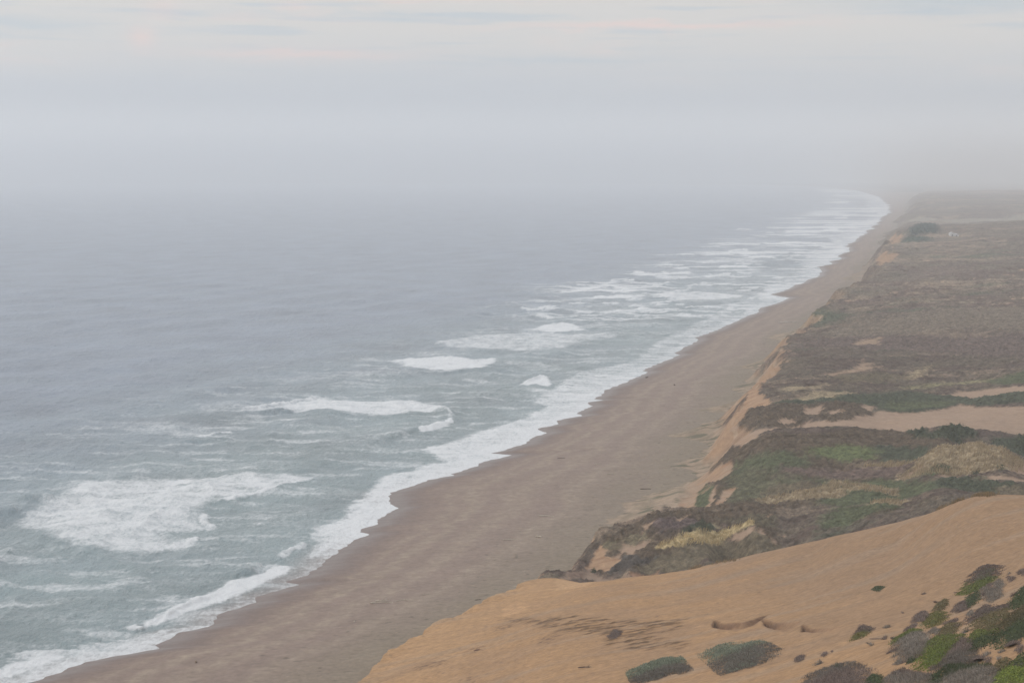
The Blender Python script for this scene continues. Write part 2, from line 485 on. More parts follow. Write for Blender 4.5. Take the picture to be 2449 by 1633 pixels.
# ------------------------------------------------------------------ SEA
def build_sea():
    ys = [130.0]
    while ys[-1] < 60000:
        y = ys[-1]; ys.append(y + max(0.35, y * y / (100 * 1707) * (0.62 if y < 3000 else 1.0)))
    Yr = np.array(ys)
    nc = 1250
    t = np.linspace(0, 1, nc)
    XR = Xs(Yr) + np.clip(6 + (Yr - 400) * 0.02, 6, 60)
    XR = np.where(Yr > 17000, np.maximum(XR, -0.45 * Yr + 10), XR)
    XL = np.minimum(-0.40 * Yr - 40, XR - 5)
    X = XL[:, None] + (XR - XL)[:, None] * t[None, :]
    Y = np.repeat(Yr[:, None], nc, 1)
    off = np.maximum(Xs(Yr)[:, None] - X, -20)          # metres offshore (across)
    F = np.zeros(X.shape); Hh = np.zeros(X.shape)
    wx = 3.0 * fbm(X / 11, Y / 11, 3, 60); wy = 3.0 * fbm(X / 11 + 40, Y / 11, 3, 64)
    mod = fbm(X / 13, Y / 6, 4, 68); w2x = 1.6 * fbm(X / 2.2, Y / 2.2, 3, 65); w2y = 1.6 * fbm(X / 2.2 + 9, Y / 2.2, 3, 66)
    def dom(pts, pad):
        w = np.array([at_z(u, v) for u, v in pts])
        r0, r1 = np.searchsorted(Yr, [w[:, 1].min() - pad, w[:, 1].max() + pad])
        return w, slice(max(r0 - 1, 0), r1 + 1)
    def patch(pts, inten, fe=6.0, warp=1.0, org=None):
        if org: pts = Z_(pts, *org)
        w, sl = dom(pts, fe * 3 + 12)
        k = max(1.0, w[:, 1].mean() / 700.0)
        s = poly_sd(X[sl] + (wx[sl] + .7 * w2x[sl]) * warp * k, Y[sl] + (wy[sl] + .7 * w2y[sl]) * warp * k, w)
        F[sl] = np.maximum(F[sl], inten * sst(-1.5 * fe * k, 1.6 * fe * k, s) * (1.12 + 0.5 * mod[sl]))
    def stroke(pts, wd, inten, h=0.0, hw=None, org=None, face=0.0):
        if org: pts = Z_(pts, *org)
        w, sl = dom(pts, 40)
        k = max(1.0, w[:, 1].mean() / 700.0)
        dm = np.full(X[sl].shape, 1e9); tt = np.zeros(X[sl].shape); sg = np.zeros(X[sl].shape); L = len(w) - 1
        px, py = X[sl] + (0.6 * wx[sl] + .5 * w2x[sl]) * k, Y[sl] + (0.45 * wy[sl] + .5 * w2y[sl]) * k
        for i in range(L):
            d, q = seg_dist(px, py, *w[i], *w[i + 1])
            cr = (w[i + 1][0] - w[i][0]) * (py - w[i][1]) - (w[i + 1][1] - w[i][1]) * (px - w[i][0])
            cl = d < dm
            dm = np.where(cl, d, dm); tt = np.where(cl, (i + q) / L, tt); sg = np.where(cl, np.sign(cr), sg)
        taper = sst(0, 0.18, tt) * sst(1.0, 0.82, tt)
        wl = wd * k * (0.7 + 0.5 * taper)
        if inten: F[sl] = np.maximum(F[sl], inten * 0.86 * sst(wl * 1.7, wl * 0.2, dm) * (1 + .35 * mod[sl]) * (0.35 + 0.65 * taper))
        if h:
            hw_ = (hw or wd * 1.6) * k
            # sign < 0 is the shore/camera side: steeper there
            ds = np.where(sg < 0, dm / (hw_ * 0.45), dm / hw_)
            Hh[sl] = Hh[sl] + h * np.exp(-ds ** 2) * taper * (0.85 + 0.3 * pn(px / 5, py / 5, 71))
    # --- traced white water
    o6 = (0, 1033, .3827); o7 = (300, 700, .5102); o8 = (1000, 400, .5102); oz = (900, 833, .2551)
    patch([(140, 1185), (172, 1160), (420, 1141), (560, 1135), (757, 1138), (740, 1150), (640, 1175), (545, 1195), (497, 1205), (480, 1225), (505, 1262), (470, 1270),
           (380, 1272), (430, 1283), (480, 1289), (470, 1305), (330, 1322), (200, 1312), (120, 1290), (30, 1255), (80, 1210)], 0.80, 4, 0.7)
    patch([(60, 1160), (260, 1105), (600, 1085), (760, 1120), (700, 1140), (400, 1150), (120, 1230), (-40, 1270), (-40, 1200)], 0.30, 10)
    patch([(-40, 1290), (100, 1290), (60, 1330), (-40, 1340)], 0.3, 8)
    stroke([(757, 1140), (700, 1158), (640, 1173), (590, 1184), (545, 1195), (498, 1206)], 1.6, 1.25, 0.7)
    stroke([(480, 1224), (492, 1245), (506, 1262)], 1.4, 1.2, 0.5)
    stroke([(425, 1300), (455, 1292), (480, 1290)], 2.2, 1.2, 0.6)
    stroke([(330, 1205), (370, 1195), (400, 1187)], 1.6, 1.15, 0.4)
    stroke([(0, 1232), (20, 1228), (45, 1222)], 3.0, 0, 1.6, 5)
    stroke([(60, 1206), (90, 1198), (130, 1196)], 3.0, 0.25, 1.7, 5)
    patch([(545, 988), (660, 970), (785, 948), (800, 961), (1000, 958), (1062, 972), (1075, 985), (1020, 992), (800, 990), (720, 984), (668, 975), (620, 984)], 0.88, 2.6, 0.5)
    stroke([(560, 985), (620, 977), (665, 968), (720, 959), (782, 949)], 1.6, 1.2, 1.2)
    patch([(440, 965), (600, 960), (700, 972), (600, 988), (470, 985)], 0.42, 6)
    stroke([(640, 990), (665, 981), (700, 984)], 2.5, 0, 1.7, 5)
    stroke([(700, 984), (820, 996), (960, 997), (1060, 990)], 3, 0, 0.9, 5)
    patch([(998, 1036), (1038, 1019), (1066, 1012), (1074, 1021), (1042, 1031), (1012, 1039)], 1.1, 0.7, 0.15)
    patch([(1058, 1014), (1080, 1002), (1086, 1012), (1072, 1019)], 1.0, 0.7, 0.15)
    stroke([(850, 1068), (900, 1060), (945, 1048), (1000, 1034), (1050, 1022), (1084, 1008), (1078, 992), (1050, 982), (1015, 975)], 2.5, 0.0, 1.3, 5)
    stroke([(925, 1046), (950, 1042), (980, 1037)], 0.8, 0.75, 0.0)
    stroke([(1082, 1008), (1080, 996), (1055, 982)], 0.8, 0.9, 0.0)
    patch([(240, 1010), (420, 1005), (540, 1028), (565, 1034), (540, 1046), (480, 1051), (300, 1040)], 0.46, 6)
    stroke([(455, 1052), (500, 1043), (562, 1034)], 1.5, 1.15, 0.7)
    stroke([(430, 1062), (500, 1056), (560, 1052)], 3, 0, 1.1, 6)
    patch([(925, 862), (1000, 855), (1150, 858), (1186, 855), (1190, 866), (1165, 881), (1080, 887), (980, 881), (950, 870)], 1.0, 2.2, 0.5)
    stroke([(1120, 866), (1160, 861), (1187, 858)], 1.4, 1.2, 0.8)
    stroke([(960, 889), (1080, 893), (1180, 887), (1240, 890)], 3, 0, 1.1, 6)
    patch([(560, 905), (820, 888), (980, 880), (1050, 895), (900, 908), (700, 918)], 0.40, 8)
    patch([(1190, 862), (1300, 866), (1370, 874), (1300, 880), (1190, 874)], 0.5, 4)
    patch([(1234, 921), (1278, 911), (1292, 901), (1306, 908), (1321, 919), (1310, 926), (1285, 922)], 1.1, 1.0, 0.3)
    stroke([(1245, 920), (1280, 910), (1294, 904), (1318, 916)], 1.6, 1.1, 1.6)
    patch([(1255, 932), (1290, 926), (1320, 935), (1340, 950), (1290, 945)], 0.75, 3)
    patch([(1250, 791), (1300, 780), (1367, 776), (1404, 789), (1380, 793), (1320, 795)], 1.0, 2.0, 0.4)
    stroke([(1300, 782), (1350, 777), (1400, 787)], 1.6, 1.1, 1.2)
    patch([(1040, 820), (1150, 800), (1300, 795), (1420, 800), (1476, 798), (1466, 808), (1400, 815), (1380, 826), (1350, 835), (1150, 838), (1060, 830)], 0.66, 3.5)
    stroke([(1400, 812), (1440, 803), (1474, 800)], 1.6, 1.1, 0.9)
    stroke([(1045, 824), (1065, 820), (1080, 822)], 2, 1.0, 0.6)
    stroke([(1286, 760), (1300, 755), (1324, 765)], 1.6, 1.2, 1.2)
    stroke([(1304, 743), (1322, 740), (1338, 744)], 1.8, 1.2, 1.2)
    patch([(1345, 742), (1450, 742), (1561, 739), (1584, 747), (1510, 752), (1400, 749)], 0.8, 2.2)
    stroke([(1486, 697), (1498, 694), (1510, 697)], 1.6, 1.2, 1.2)
    patch([(1180, 726), (1400, 712), (1530, 705), (1546, 710), (1480, 716), (1300, 724)], 0.58, 3)
    stroke([(1470, 713), (1515, 708), (1543, 709)], 1.5, 1.1, 0.9)
    patch([(1546, 704), (1663, 699), (1791, 705), (1750, 716), (1612, 721)], 0.78, 2.5)
    stroke([(1518, 656), (1530, 653), (1540, 658)], 1.8, 1.2, 1.3)
    patch([(1540, 661), (1650, 660), (1785, 658), (1700, 665), (1580, 666)], 0.8, 1.6)
    patch([(1500, 676), (1560, 677), (1630, 676), (1560, 679)], 0.7, 1.2)
    stroke([(1610, 611), (1635, 609), (1660, 613)], 2, 1.1, 1.2)
    patch([(1660, 607), (1765, 601), (1880, 603), (1800, 610), (1680, 611)], 0.75, 1.5)
    stroke([(1740, 603), (1765, 597), (1790, 602)], 1.6, 1.2, 1.2)
    patch([(1630, 627), (1760, 618), (1840, 626), (1740, 630)], 0.7, 1.4)
    stroke([(1755, 551), (1780, 547), (1800, 552)], 1.4, 1.2, 1.2)
    # --- shore break: from the outer line to the water's edge
    OL = [(-60, 1640), (0, 1598), (38, 1580), (20, 1570), (60, 1560), (150, 1552), (300, 1528), (345, 1518), (400, 1508), (440, 1498), (470, 1484), (560, 1440), (640, 1400), (700, 1362), (765, 1300), (745, 1285), (765, 1262), (830, 1240), (838, 1208), (870, 1190), (900, 1162), (915, 1140), (979, 1126), (1043, 1103), (1030, 1088),
          (989, 1075), (1060, 1060), (1112, 1037), (1168, 1017), (1244, 996), (1308, 971), (1257, 963), (1283, 948), (1334, 927), (1385, 897), (1500, 869), (1556, 830), (1638, 790), (1730, 750), (1735, 737), (1816, 686),
          (1908, 640), (1934, 604), (1959, 584), (2020, 548), (2066, 517), (2071, 487), (2046, 461), (1969, 448), (1850, 444), (1145, 438)]
    ol = np.array([at_z(u, v) for u, v in OL]); q = np.argsort(ol[:, 1])
    xo = np.interp(Yr, ol[q, 1], ol[q, 0])[:, None]
    xs_ = np.interp(Yr, _wY, _wX)[:, None]
    k = np.clip(Y / 700, 0.6, 6)
    wv = (2.5 * fbm(X / 7, Y / 4, 3, 80) + 7.0 * fbm(Y / (2.6 * k), X / 60, 3, 86)) * k
    s = np.clip((X + wv - xo) / (2.5 * k), -1, 1) * 0.5 + 0.5
    width = np.maximum(xs_ - xo, 3)
    mid = sst(0, 1, (X - xo) / width)
    near = sst(475, 430, Y)
    amp = lerp(0.98, 0.42, near)
    amp = np.where(Y < 372, 0.78, amp)
    streak_ = lerp(0.25, 0.62, sst(560, 1000, Y)) * fbm(kxy(X, Y, 700.)[0] / 16, kxy(X, Y, 700.)[1] / 2.6, 3, 83)
    amp = amp - 0.34 * sst(560, 1000, Y)
    F = np.maximum(F, s * (amp + streak_ + 0.15 * sst(.6, 1, mid)) * sst(0.0, 0.05, s))
    # rollers close in
    patch([(340, 1494), (402, 1462), (460, 1438), (513, 1414), (555, 1391), (650, 1361), (704, 1353), (690, 1374), (628, 1400), (551, 1431), (459, 1463), (385, 1493), (345, 1502)], 1.15, 1.2, 0.35)
    stroke([(345, 1496), (402, 1470), (460, 1445), (520, 1415)], 1.3, 1.1, 0.8)
    stroke([(297, 1508), (315, 1502), (335, 1508)], 1.6, 1.2, 0.8)
    patch([(0, 1598), (38, 1580), (120, 1562), (170, 1570), (120, 1590), (60, 1612), (0, 1628), (-30, 1640), (-40, 1610)], 1.05, 1.2, 0.4)
    stroke([(190, 1556), (300, 1532), (380, 1514), (400, 1505)], 0.7, 1.0, 0.25)
    stroke([(20, 1573), (80, 1564), (160, 1558)], 1.6, 0.9, 0.5)
    stroke([(668, 1340), (700, 1318), (738, 1301)], 1.3, 1.15, 0.8)
    patch([(765, 1265), (830, 1240), (842, 1205), (872, 1190), (900, 1166), (930, 1180), (931, 1200), (945, 1216), (915, 1228), (895, 1250), (850, 1272), (862, 1278), (840, 1288), (780, 1325), (740, 1335), (760, 1300)], 0.95, 2.2, 0.4)
    patch([(0, 1408), (60, 1420), (40, 1475), (0, 1480)], 0.35, 3)
    patch([(590, 1245), (650, 1252), (590, 1258)], 0.5, 1.5)
    patch([(630, 1285), (680, 1288), (640, 1292)], 0.6, 1.2)
    stroke([(555, 1385), (590, 1370), (620, 1352)], 2.0, 0.1, 1.5, 4)
    # --- farther surf, scattered breakers inside a surf zone that keeps its width
    zone = 160 + 120 * sst(700, 1500, Y) + 55 * fbm(kxy(X, Y)[1] / 60, Y * 0, 2, 90)
    Xq, Yq = kxy(X, Y, 1000.0)
    inz = sst(zone, zone * 0.55, off) * sst(-5, 8, off)
    far = sst(850, 1300, Y)
    nn = fbm(Xq / 60 + 0.3, Yq / 13, 4, 91)
    F = np.maximum(F, sst(0.12, 0.45, nn) * inz * lerp(0.40, 0.62, far))
    nb = fbm(Xq / 26, Yq / 7, 3, 93)
    F = np.maximum(F, sst(0.32, 0.48, nb) * inz * lerp(0.0, 1.1, far))
    nc_ = fbm(Xq / 130, Yq / 4.2, 3, 194)
    F = np.maximum(F, sst(0.22, 0.40, nc_) * inz * lerp(0.0, 1.2, far))
    nn2 = fbm(Xq / 90, Yq / 26, 3, 95)
    F = np.maximum(F, 0.46 * sst(-0.45, 0.3, nn2) * sst(zone * 1.1, zone * 0.5, off) * lerp(0.70, 1.0, far))
    F = np.maximum(F, 0.62 * sst(-0.25, 0.5, fbm(X / 30, Y / 9, 4, 97)) * sst(300, 120, off) * sst(1400, 900, Y))
    F = np.maximum(F, 0.22 * sst(0.0, 0.4, fbm(X / 16, Y / 9, 4, 98)) * sst(420, 250, off) * sst(1400, 900, Y))
    # wave faces in the far surf
    Hh += far * inz * 1.3 * sst(0.15, 0.5, nb) * sst(5000, 3000, Y)
    # --- swell
    shal = sst(2, 60, off)
    sw = 1.25 * np.sin((X * 0.92 - Y * 0.36 + 16 * fbm(X / 110, Y / 110, 2, 100)) * 2 * np.pi / 48) * sst(0.0, 0.5, fbm(X / 190, Y / 190, 2, 102) + 0.35)
    sw = sw * 0.55
    chop = 0.62 * fbm(X / 17, Y / 23, 3, 103) + 0.34 * fbm(X / 4.2, Y / 5.6, 3, 107)
    ridge = 1.5 * np.maximum(0, 0.5 - np.abs(fbm((X + Y * .3) / 24, (Y - X * .3) / 60, 3, 111))) ** 2 * 2
    fade = sst(9000, 2500, Y)
    Zs = (sw + ridge * sst(340, 60, off)) * shal * fade + chop * sst(0, 14, off) * sst(5000, 1200, Y) + Hh * sst(-1, 4, off)
    Zs += 0.30 * np.clip(F, 0, 1) * (0.5 + fbm(X / 2.2, Y / 2.2, 2, 113)) * sst(2500, 900, Y) * sst(-1, 6, off)
    # --- water colour: greener and paler over the bar, slate blue outside
    shallow = sst(300, 30, off) * sst(3500, 300, Y) + 0.2 * fbm(X / 60, Y / 40, 3, 120)
    shallow = np.clip(shallow, 0, 1)[..., None]
    deep = np.array([0.25, 0.295, 0.355]); shc = np.array([0.265, 0.330, 0.335])
    film = np.array([0.30, 0.26, 0.24])
    col = lerp(deep, shc, shallow)
    fl = sst(12, -1, off)[..., None] * sst(900, 500, Y)[..., None] * 0.9
    # sand stirred up in the last metres
    col = lerp(col, film, fl)
    col = col * (1 + 0.25 * fbm(X / 45, Y / 60, 4, 124))[..., None]
    o = grid_mesh('sea', X, Y, Zs, sea_mat(), col, {'Foam': np.clip(F, 0, 1.4)}, kind='structure')
    return o


build_sea()


# ------------------------------------------------------------------ BEACH
def build_beach():
    ys = [30.0]
    while ys[-1] < 17600:
        y = ys[-1]; ys.append(y + max(0.4 if y > 250 else 1.0, min(y * y / (100 * 1707) * (0.38 if y < 1300 else .9), 60)))
    Yr = np.array(ys); nc = 460
    t = np.linspace(0, 1, nc)
    XL = Xs(Yr) - 22 - Yr * 0.01; XR = np.maximum(Xf(Yr) + 1.5 + Yr * 0.002, XL + 30)
    X = XL[:, None] + (XR - XL)[:, None] * t; Y = np.repeat(Yr[:, None], nc, 1)
    z, q = beach_z(X, Y)
    dq = (X - Xs(Yr)[:, None])
    nA = fbm(X / 12, Y / 30, 4, 130); nB = fbm(X / 3, Y / 3, 4, 134)
    wet = sst(16 + 7 * nA, 2, dq)
    mauve = np.array([0.265, 0.196, 0.156]); tan = np.array([0.300, 0.235, 0.175]); grey = np.array([0.250, 0.200, 0.143]); wetc = np.array([0.165, 0.120, 0.102])
    k = np.clip(Y / 600, 1, 5)
    u = q + 0.10 * nA + 0.05 * fbm(X / 30, Y / 90, 2, 138)
    col = lerp(mauve, grey, sst(0.45, 0.95, u)[..., None])
    # drift lines that run along the shore
    for c, w_, a in ((0.30, 0.030, 1.1), (0.44, 0.05, 0.9), (0.62, 0.04, 0.8), (0.2, 0.02, 0.8)):
        uu = q + 0.05 * fbm(Y / 120, Y * 0 + c * 9, 3, 140) + 0.03 * nA
        col = lerp(col, tan * 1.14, (a * np.exp(-((uu - c) / w_) ** 2) * (0.55 + 0.6 * nB))[..., None].clip(0, 1))
    st = fbm(X / 26 + Y / 80, Y / 7.0 - X / 40, 4, 146)
    col = col * (1 + 0.10 * st + 0.08 * nB)[..., None]
    col = lerp(col, wetc, (wet * 0.85)[..., None])
    # darker specks of wrack and trodden sand by the bluff
    sp = sst(0.42, 0.62, fbm(X / 2.6, Y / 1.6, 3, 150)) * sst(0.35, 0.8, q + 0.35 * fbm(X / 16, Y / 22, 2, 155))
    col = col * (1 - 0.38 * sp)[..., None]
    lt = sst(0.50, 0.66, fbm(X / 2.0 + 9, Y / 1.5, 3, 156)) * sst(0.3, 0.7, q)
    col = col * (1 + 0.28 * lt)[..., None]
    z = z + 0.12 * nB * sst(0.3, 0.9, q) + 0.05 * st * sst(0.05, 0.3, q) - 0.06 * sp
    rough = lerp(0.9, 0.35, wet ** 2)
    m = surf_mat('beach_sand', n_scale=0.9, n_amt=0.16, bump=0.5, bdist=0.14, grain=3.2, stretch=(.8, .8, 1), rough_attr=True, spec=0.35)
    return grid_mesh('beach', X, Y, z, m, np.clip(col, 0.01, 1), {'Rough': rough}, kind='structure')


build_beach()

# ------------------------------------------------------------------ what grows where on the bluffs (traced outlines laid on the ground)
r3 = (1649, 833, .3401); z8 = (1349, 1133, .2126); r4 = (1249, 833, .3827); r5 = (1649, 400, .3401); rc = (1225, 816, .5211); r1 = (1649, 1233, .3401)
SANDP = (0.385, 0.270, 0.190); ORANGE = (0.43, 0.280, 0.175); PURP = (0.122, 0.092, 0.064); DGREEN = (0.078, 0.086, 0.056); GREEN = (0.100, 0.110, 0.060)
BGREEN = (0.135, 0.155, 0.070); STRAW = (0.315, 0.245, 0.155); YSTRAW = (0.45, 0.35, 0.19); OLIVE = (0.150, 0.122, 0.080); FAN = (0.40, 0.30, 0.215); TANB = (0.36, 0.25, 0.17)
# (outline, origin, colour, cover height, feather m, y range, raggedness)
PAT = [
    ([(230, 560), (340, 575), (580, 570), (700, 530), (840, 520), (1000, 512), (1180, 482), (1280, 482), (1330, 450), (1480, 467), (1640, 452), (1800, 430), (1910, 402), (2000, 415), (4200, 400), (4200, 640), (2250, 660), (2120, 690), (2000, 660), (2000, 590), (1900, 560), (1780, 574), (1700, 605), (1640, 595), (1520, 600), (1440, 584), (1290, 574), (1150, 574), (1000, 604), (880, 624), (760, 614), (450, 644), (330, 700), (200, 690)], r3, SANDP, 0, 1.0, (512, 640), .5),
    ([(1640, 322), (1850, 320), (1870, 300), (2100, 280), (2200, 275), (4200, 255), (4200, 322), (2150, 330), (2080, 335), (2010, 350), (1960, 358), (1900, 345), (1860, 345), (1800, 327)], r3, SANDP, 0, 1.0, (560, 760), .5),
    ([(600, 380), (860, 350), (1100, 330), (1400, 320), (1640, 322), (1860, 345), (1960, 360), (2090, 335), (4200, 325), (4200, 400), (2000, 412), (1900, 400), (1780, 430), (1640, 450), (1480, 465), (1330, 440), (1290, 410), (1180, 400), (900, 390), (620, 400)], r3, DGREEN, .7, 1.2, (540, 760), .6),
    ([(1400, 382), (1880, 377), (1800, 420), (1500, 456), (1330, 430)], r3, GREEN, .5, 2.0, (540, 760), .6),
    ([(330, 565), (350, 500), (400, 440), (450, 420), (620, 400), (900, 390), (1180, 400), (1300, 462), (1200, 485), (1080, 512), (1010, 522), (860, 504), (820, 522), (640, 565), (420, 590)], r3, PURP, .9, 1.2, (525, 700), 1.2),
    ([(820, 412), (940, 402), (930, 450), (860, 482), (810, 452)], r3, SANDP, 0, .8, (540, 700), .8),
    ([(1210, 402), (1300, 407), (1280, 460), (1230, 452)], r3, SANDP, 0, .8, (540, 700), .8),
    ([(960, 462), (1040, 442), (1090, 462), (1000, 482)], r3, SANDP, 0, .8, (540, 700), .8),
    ([(640, 500), (760, 500), (700, 540), (640, 540)], r3, SANDP, 0, .8, (540, 700), .9),
    ([(940, 188), (1150, 150), (1230, 95), (1290, 105), (1250, 135), (1360, 135), (1200, 172), (1020, 202)], r3, TANB, .1, 2.0, (650, 1200), 1.0),
    ([(1480, 215), (1600, 150), (1680, 118), (1690, 140), (1640, 185), (1560, 220)], r3, STRAW, .4, 3, (640, 1200), 1),
    ([(760, 352), (900, 308), (1100, 298), (1180, 320), (1000, 350), (800, 370)], r3, STRAW, .4, 2, (560, 900), 1),
    ([(620, 285), (830, 272), (960, 258), (900, 292), (700, 312)], r3, STRAW, .4, 2.5, (560, 900), 1),
    ([(1480, 278), (1900, 238), (2200, 198), (4200, 100), (4200, 150), (2150, 222), (1800, 275), (1600, 292)], r3, (0.26, 0.23, 0.13), .4, 3, (560, 1100), 1),
    ([(2080, 230), (2352, 160), (4200, 130), (4200, 225), (2200, 258)], r3, GREEN, .5, 3, (560, 1100), 1),
    ([(1020, 205), (1300, 175), (1500, 180), (1450, 230), (1100, 260)], r3, OLIVE, .5, 4, (600, 1100), 1),
    ([(700, 1290), (900, 1225), (1200, 1195), (1900, 1205), (2352, 1175), (4200, 1150), (4200, 1420), (500, 1420), (560, 1390)], r5, (.150, .112, .092), .6, 6, (640, 1400), 2),
    ([(1150, 1255), (1230, 1215), (1350, 1200), (1320, 1250), (1180, 1262)], r5, TANB, .1, 2, (640, 1400), 1),
    ([(1050, 1130), (1400, 1060), (1700, 1010), (2100, 1000), (4200, 980), (4200, 1100), (1900, 1150), (1500, 1180), (1000, 1200)], r5, (.195, .155, .115), .5, 14, (640, 1600), 7),
    ([(1500, 750), (1900, 705), (2000, 745), (1600, 795)], r5, (.20, .15, .12), .5, 14, (800, 2600), 7),
    ([(1310, 662), (1470, 618), (1400, 672), (1340, 692)], r5, ORANGE, .0, 3, (900, 3000), 1),
    ([(1405, 505), (1500, 478), (1490, 530), (1425, 545)], r5, ORANGE, .0, 3, (1200, 3500), 1),
    ([(1500, 390), (1900, 372), (2352, 340), (4200, 320), (4200, 345), (1900, 392), (1510, 408)], r5, (.30, .26, .2), .2, 10, (2400, 4500), 2),
    ([(1540, 450), (1620, 430), (1740, 428), (1745, 480), (1550, 505)], r5, (.04, .06, .05), 2.6, 6, (1200, 3500), 1),
    ([(1500, 510), (1700, 500), (1680, 530), (1500, 545)], r5, (.06, .085, .06), 1.5, 6, (1200, 3500), 1),
    ([(600, 1060), (1000, 1020), (1150, 1050), (900, 1130), (700, 1160)], r5, (.105, .115, .075), .8, 8, (640, 1600), 2),
    # main mound
    ([(330, 704), (450, 644), (760, 614), (900, 610), (1150, 572), (1440, 582), (1520, 600), (1640, 592), (1700, 612), (1780, 572), (1900, 557), (1990, 580), (2000, 650), (1800, 690), (1650, 780), (1450, 920), (1400, 1000), (1500, 1100), (1700, 1150), (1050, 1320), (-60, 1320), (-60, 1130), (100, 1130), (130, 870), (200, 720)], r3, PURP, .7, 1.0, (426, 522), .8),
    ([(1520, 600), (1640, 592), (1700, 612), (1780, 572), (1900, 557), (1990, 580), (2000, 640), (1850, 670), (1700, 660)], r3, DGREEN, 1.3, 1.0, (470, 522), .8),
    ([(1340, 690), (1700, 690), (1640, 780), (1350, 800), (1280, 740)], r3, DGREEN, .7, 2, (440, 520), .8),
    ([(840, 702), (1060, 698), (1200, 702), (1330, 740), (1280, 780), (1120, 800), (950, 782), (840, 750)], r3, BGREEN, .5, 2.2, (440, 520), .7),
    ([(350, 800), (600, 740), (880, 780), (700, 880), (350, 910), (250, 950)], r3, GREEN, .5, 3, (440, 520), 1),
    ([(300, 900), (600, 870), (900, 920), (700, 1000), (430, 1080), (260, 1090), (260, 1000)], r3, (.12, .115, .07), .5, 3, (430, 520), 1),
    ([(650, 840), (1400, 800), (1560, 800), (1480, 905), (1000, 920), (620, 890)], r3, (.150, .108, .088), .5, 2.5, (430, 500), 1),
    ([(1180, 830), (1400, 800), (1640, 780), (1500, 830), (1300, 835)], r3, STRAW, .4, 1.5, (430, 500), 1.3),
    ([(900, 935), (1450, 922), (1700, 950), (2000, 1000), (1850, 1080), (1700, 1130), (1500, 1090), (1200, 1110), (900, 1100)], r3, GREEN, .5, 2.5, (410, 500), 1),
    ([(1000, 1130), (1300, 1100), (1550, 1140), (1640, 1180), (1350, 1260), (1000, 1320), (900, 1300), (950, 1180)], r3, GREEN, .5, 2.0, (395, 470), 1),
    ([(1300, 1150), (1560, 1150), (1690, 1165), (1500, 1220), (1300, 1265), (1200, 1250)], r3, PURP, .5, 1.5, (395, 470), 1),
    ([(480, 1075), (560, 1048), (850, 1018), (1000, 955), (1150, 960), (1300, 980), (1460, 1010), (1475, 1042), (1300, 1015), (1150, 1012), (1050, 1058), (800, 1072), (700, 1082), (480, 1090)], r3, STRAW, .7, 1.0, (410, 480), .8),
    ([(1000, 990), (1120, 975), (1130, 1005), (1040, 1010)], r3, DGREEN, .7, .8, (410, 480), .6),
    ([(1250, 1112), (1400, 1088), (1540, 1095), (1540, 1122), (1400, 1128)], r3, STRAW, .6, 1.0, (400, 470), .8),
    ([(1560, 1150), (1700, 1138), (1710, 1160), (1600, 1172)], r3, STRAW, .6, 1.0, (390, 450), .8),
    ([(560, 960), (760, 950), (900, 980), (700, 1030), (520, 1050)], r3, OLIVE, .5, 2.0, (420, 480), 1),
    # right grass hill
    ([(1450, 922), (1560, 850), (1650, 770), (1720, 710), (1900, 650), (2000, 635), (2120, 700), (2200, 722), (4200, 760), (4200, 930), (2200, 905), (2050, 932), (1900, 905), (1740, 905), (1500, 925)], r3, STRAW, .7, 1.2, (425, 474), .8),
    ([(1455, 925), (1640, 800), (1650, 830), (1540, 915)], r3, SANDP, .0, .8, (425, 474), .8),
    ([(1740, 900), (1850, 898), (1910, 915), (1780, 925)], r3, SANDP, .0, .8, (415, 474), .8),
    ([(2000, 930), (2200, 905), (4200, 900), (4200, 942), (2100, 935)], r3, SANDP, .0, .8, (410, 474), .8),
    ([(2200, 820), (2352, 810), (4200, 820), (4200, 860), (2250, 860)], r3, SANDP, .0, 1.5, (410, 474), 1.3),
    ([(1600, 880), (1700, 850), (1850, 890), (1730, 905), (1620, 915)], r3, GREEN, .5, 1.5, (415, 474), 1),
    ([(2120, 665), (2180, 650), (2260, 650), (2352, 612), (4200, 580), (4200, 760), (2200, 722)], r3, DGREEN, .9, 1.2, (474, 540), .8),
    ([(1730, 935), (1920, 918), (2100, 935), (2200, 940), (4200, 950), (4200, 1035), (2150, 1035), (1900, 1012), (1740, 985)], r3, DGREEN, .8, 1.5, (380, 450), .8),
    ([(2150, 985), (2352, 970), (4200, 970), (4200, 1040), (2150, 1040)], r3, OLIVE, .5, 1.5, (370, 450), .8),
    # first bluff
    ([(430, 770), (500, 685), (640, 665), (720, 605), (860, 565), (940, 455), (1080, 425), (1350, 395), (2400, 395), (2400, 870), (1400, 1070), (830, 1120), (500, 1125), (290, 1115), (280, 1085), (500, 1080), (600, 940)], z8, PURP, .8, 0.7, (376, 440), .6),
    ([(940, 560), (1300, 500), (1900, 500), (1700, 600), (1300, 650), (1050, 640)], z8, (.135, .10, .09), .6, 1.5, (380, 440), .8),
    ([(1720, 500), (2352, 480), (2400, 480), (2400, 620), (2140, 640), (2080, 760), (1940, 750), (2130, 550), (1900, 560)], z8, (.125, .105, .07), .7, 1.0, (376, 440), .6),
    ([(500, 800), (640, 795), (900, 755), (1060, 735), (1000, 820), (920, 870), (780, 925), (620, 945), (560, 940), (500, 870)], z8, SANDP, 0, .6, (376, 430), .6),
    ([(480, 830), (560, 800), (640, 800), (620, 850), (500, 870)], z8, OLIVE, .2, .6, (376, 430), .6),
    ([(640, 785), (720, 708), (800, 688), (950, 700), (1010, 732), (850, 762), (700, 792)], z8, (.20, .165, .105), .5, .8, (376, 430), .6),
    ([(460, 935), (500, 880), (560, 850), (640, 845), (660, 880), (560, 920)], z8, PURP, .7, .5, (376, 430), .4),
    ([(640, 940), (680, 880), (730, 880), (690, 930)], z8, PURP, .5, .5, (376, 430), .4),
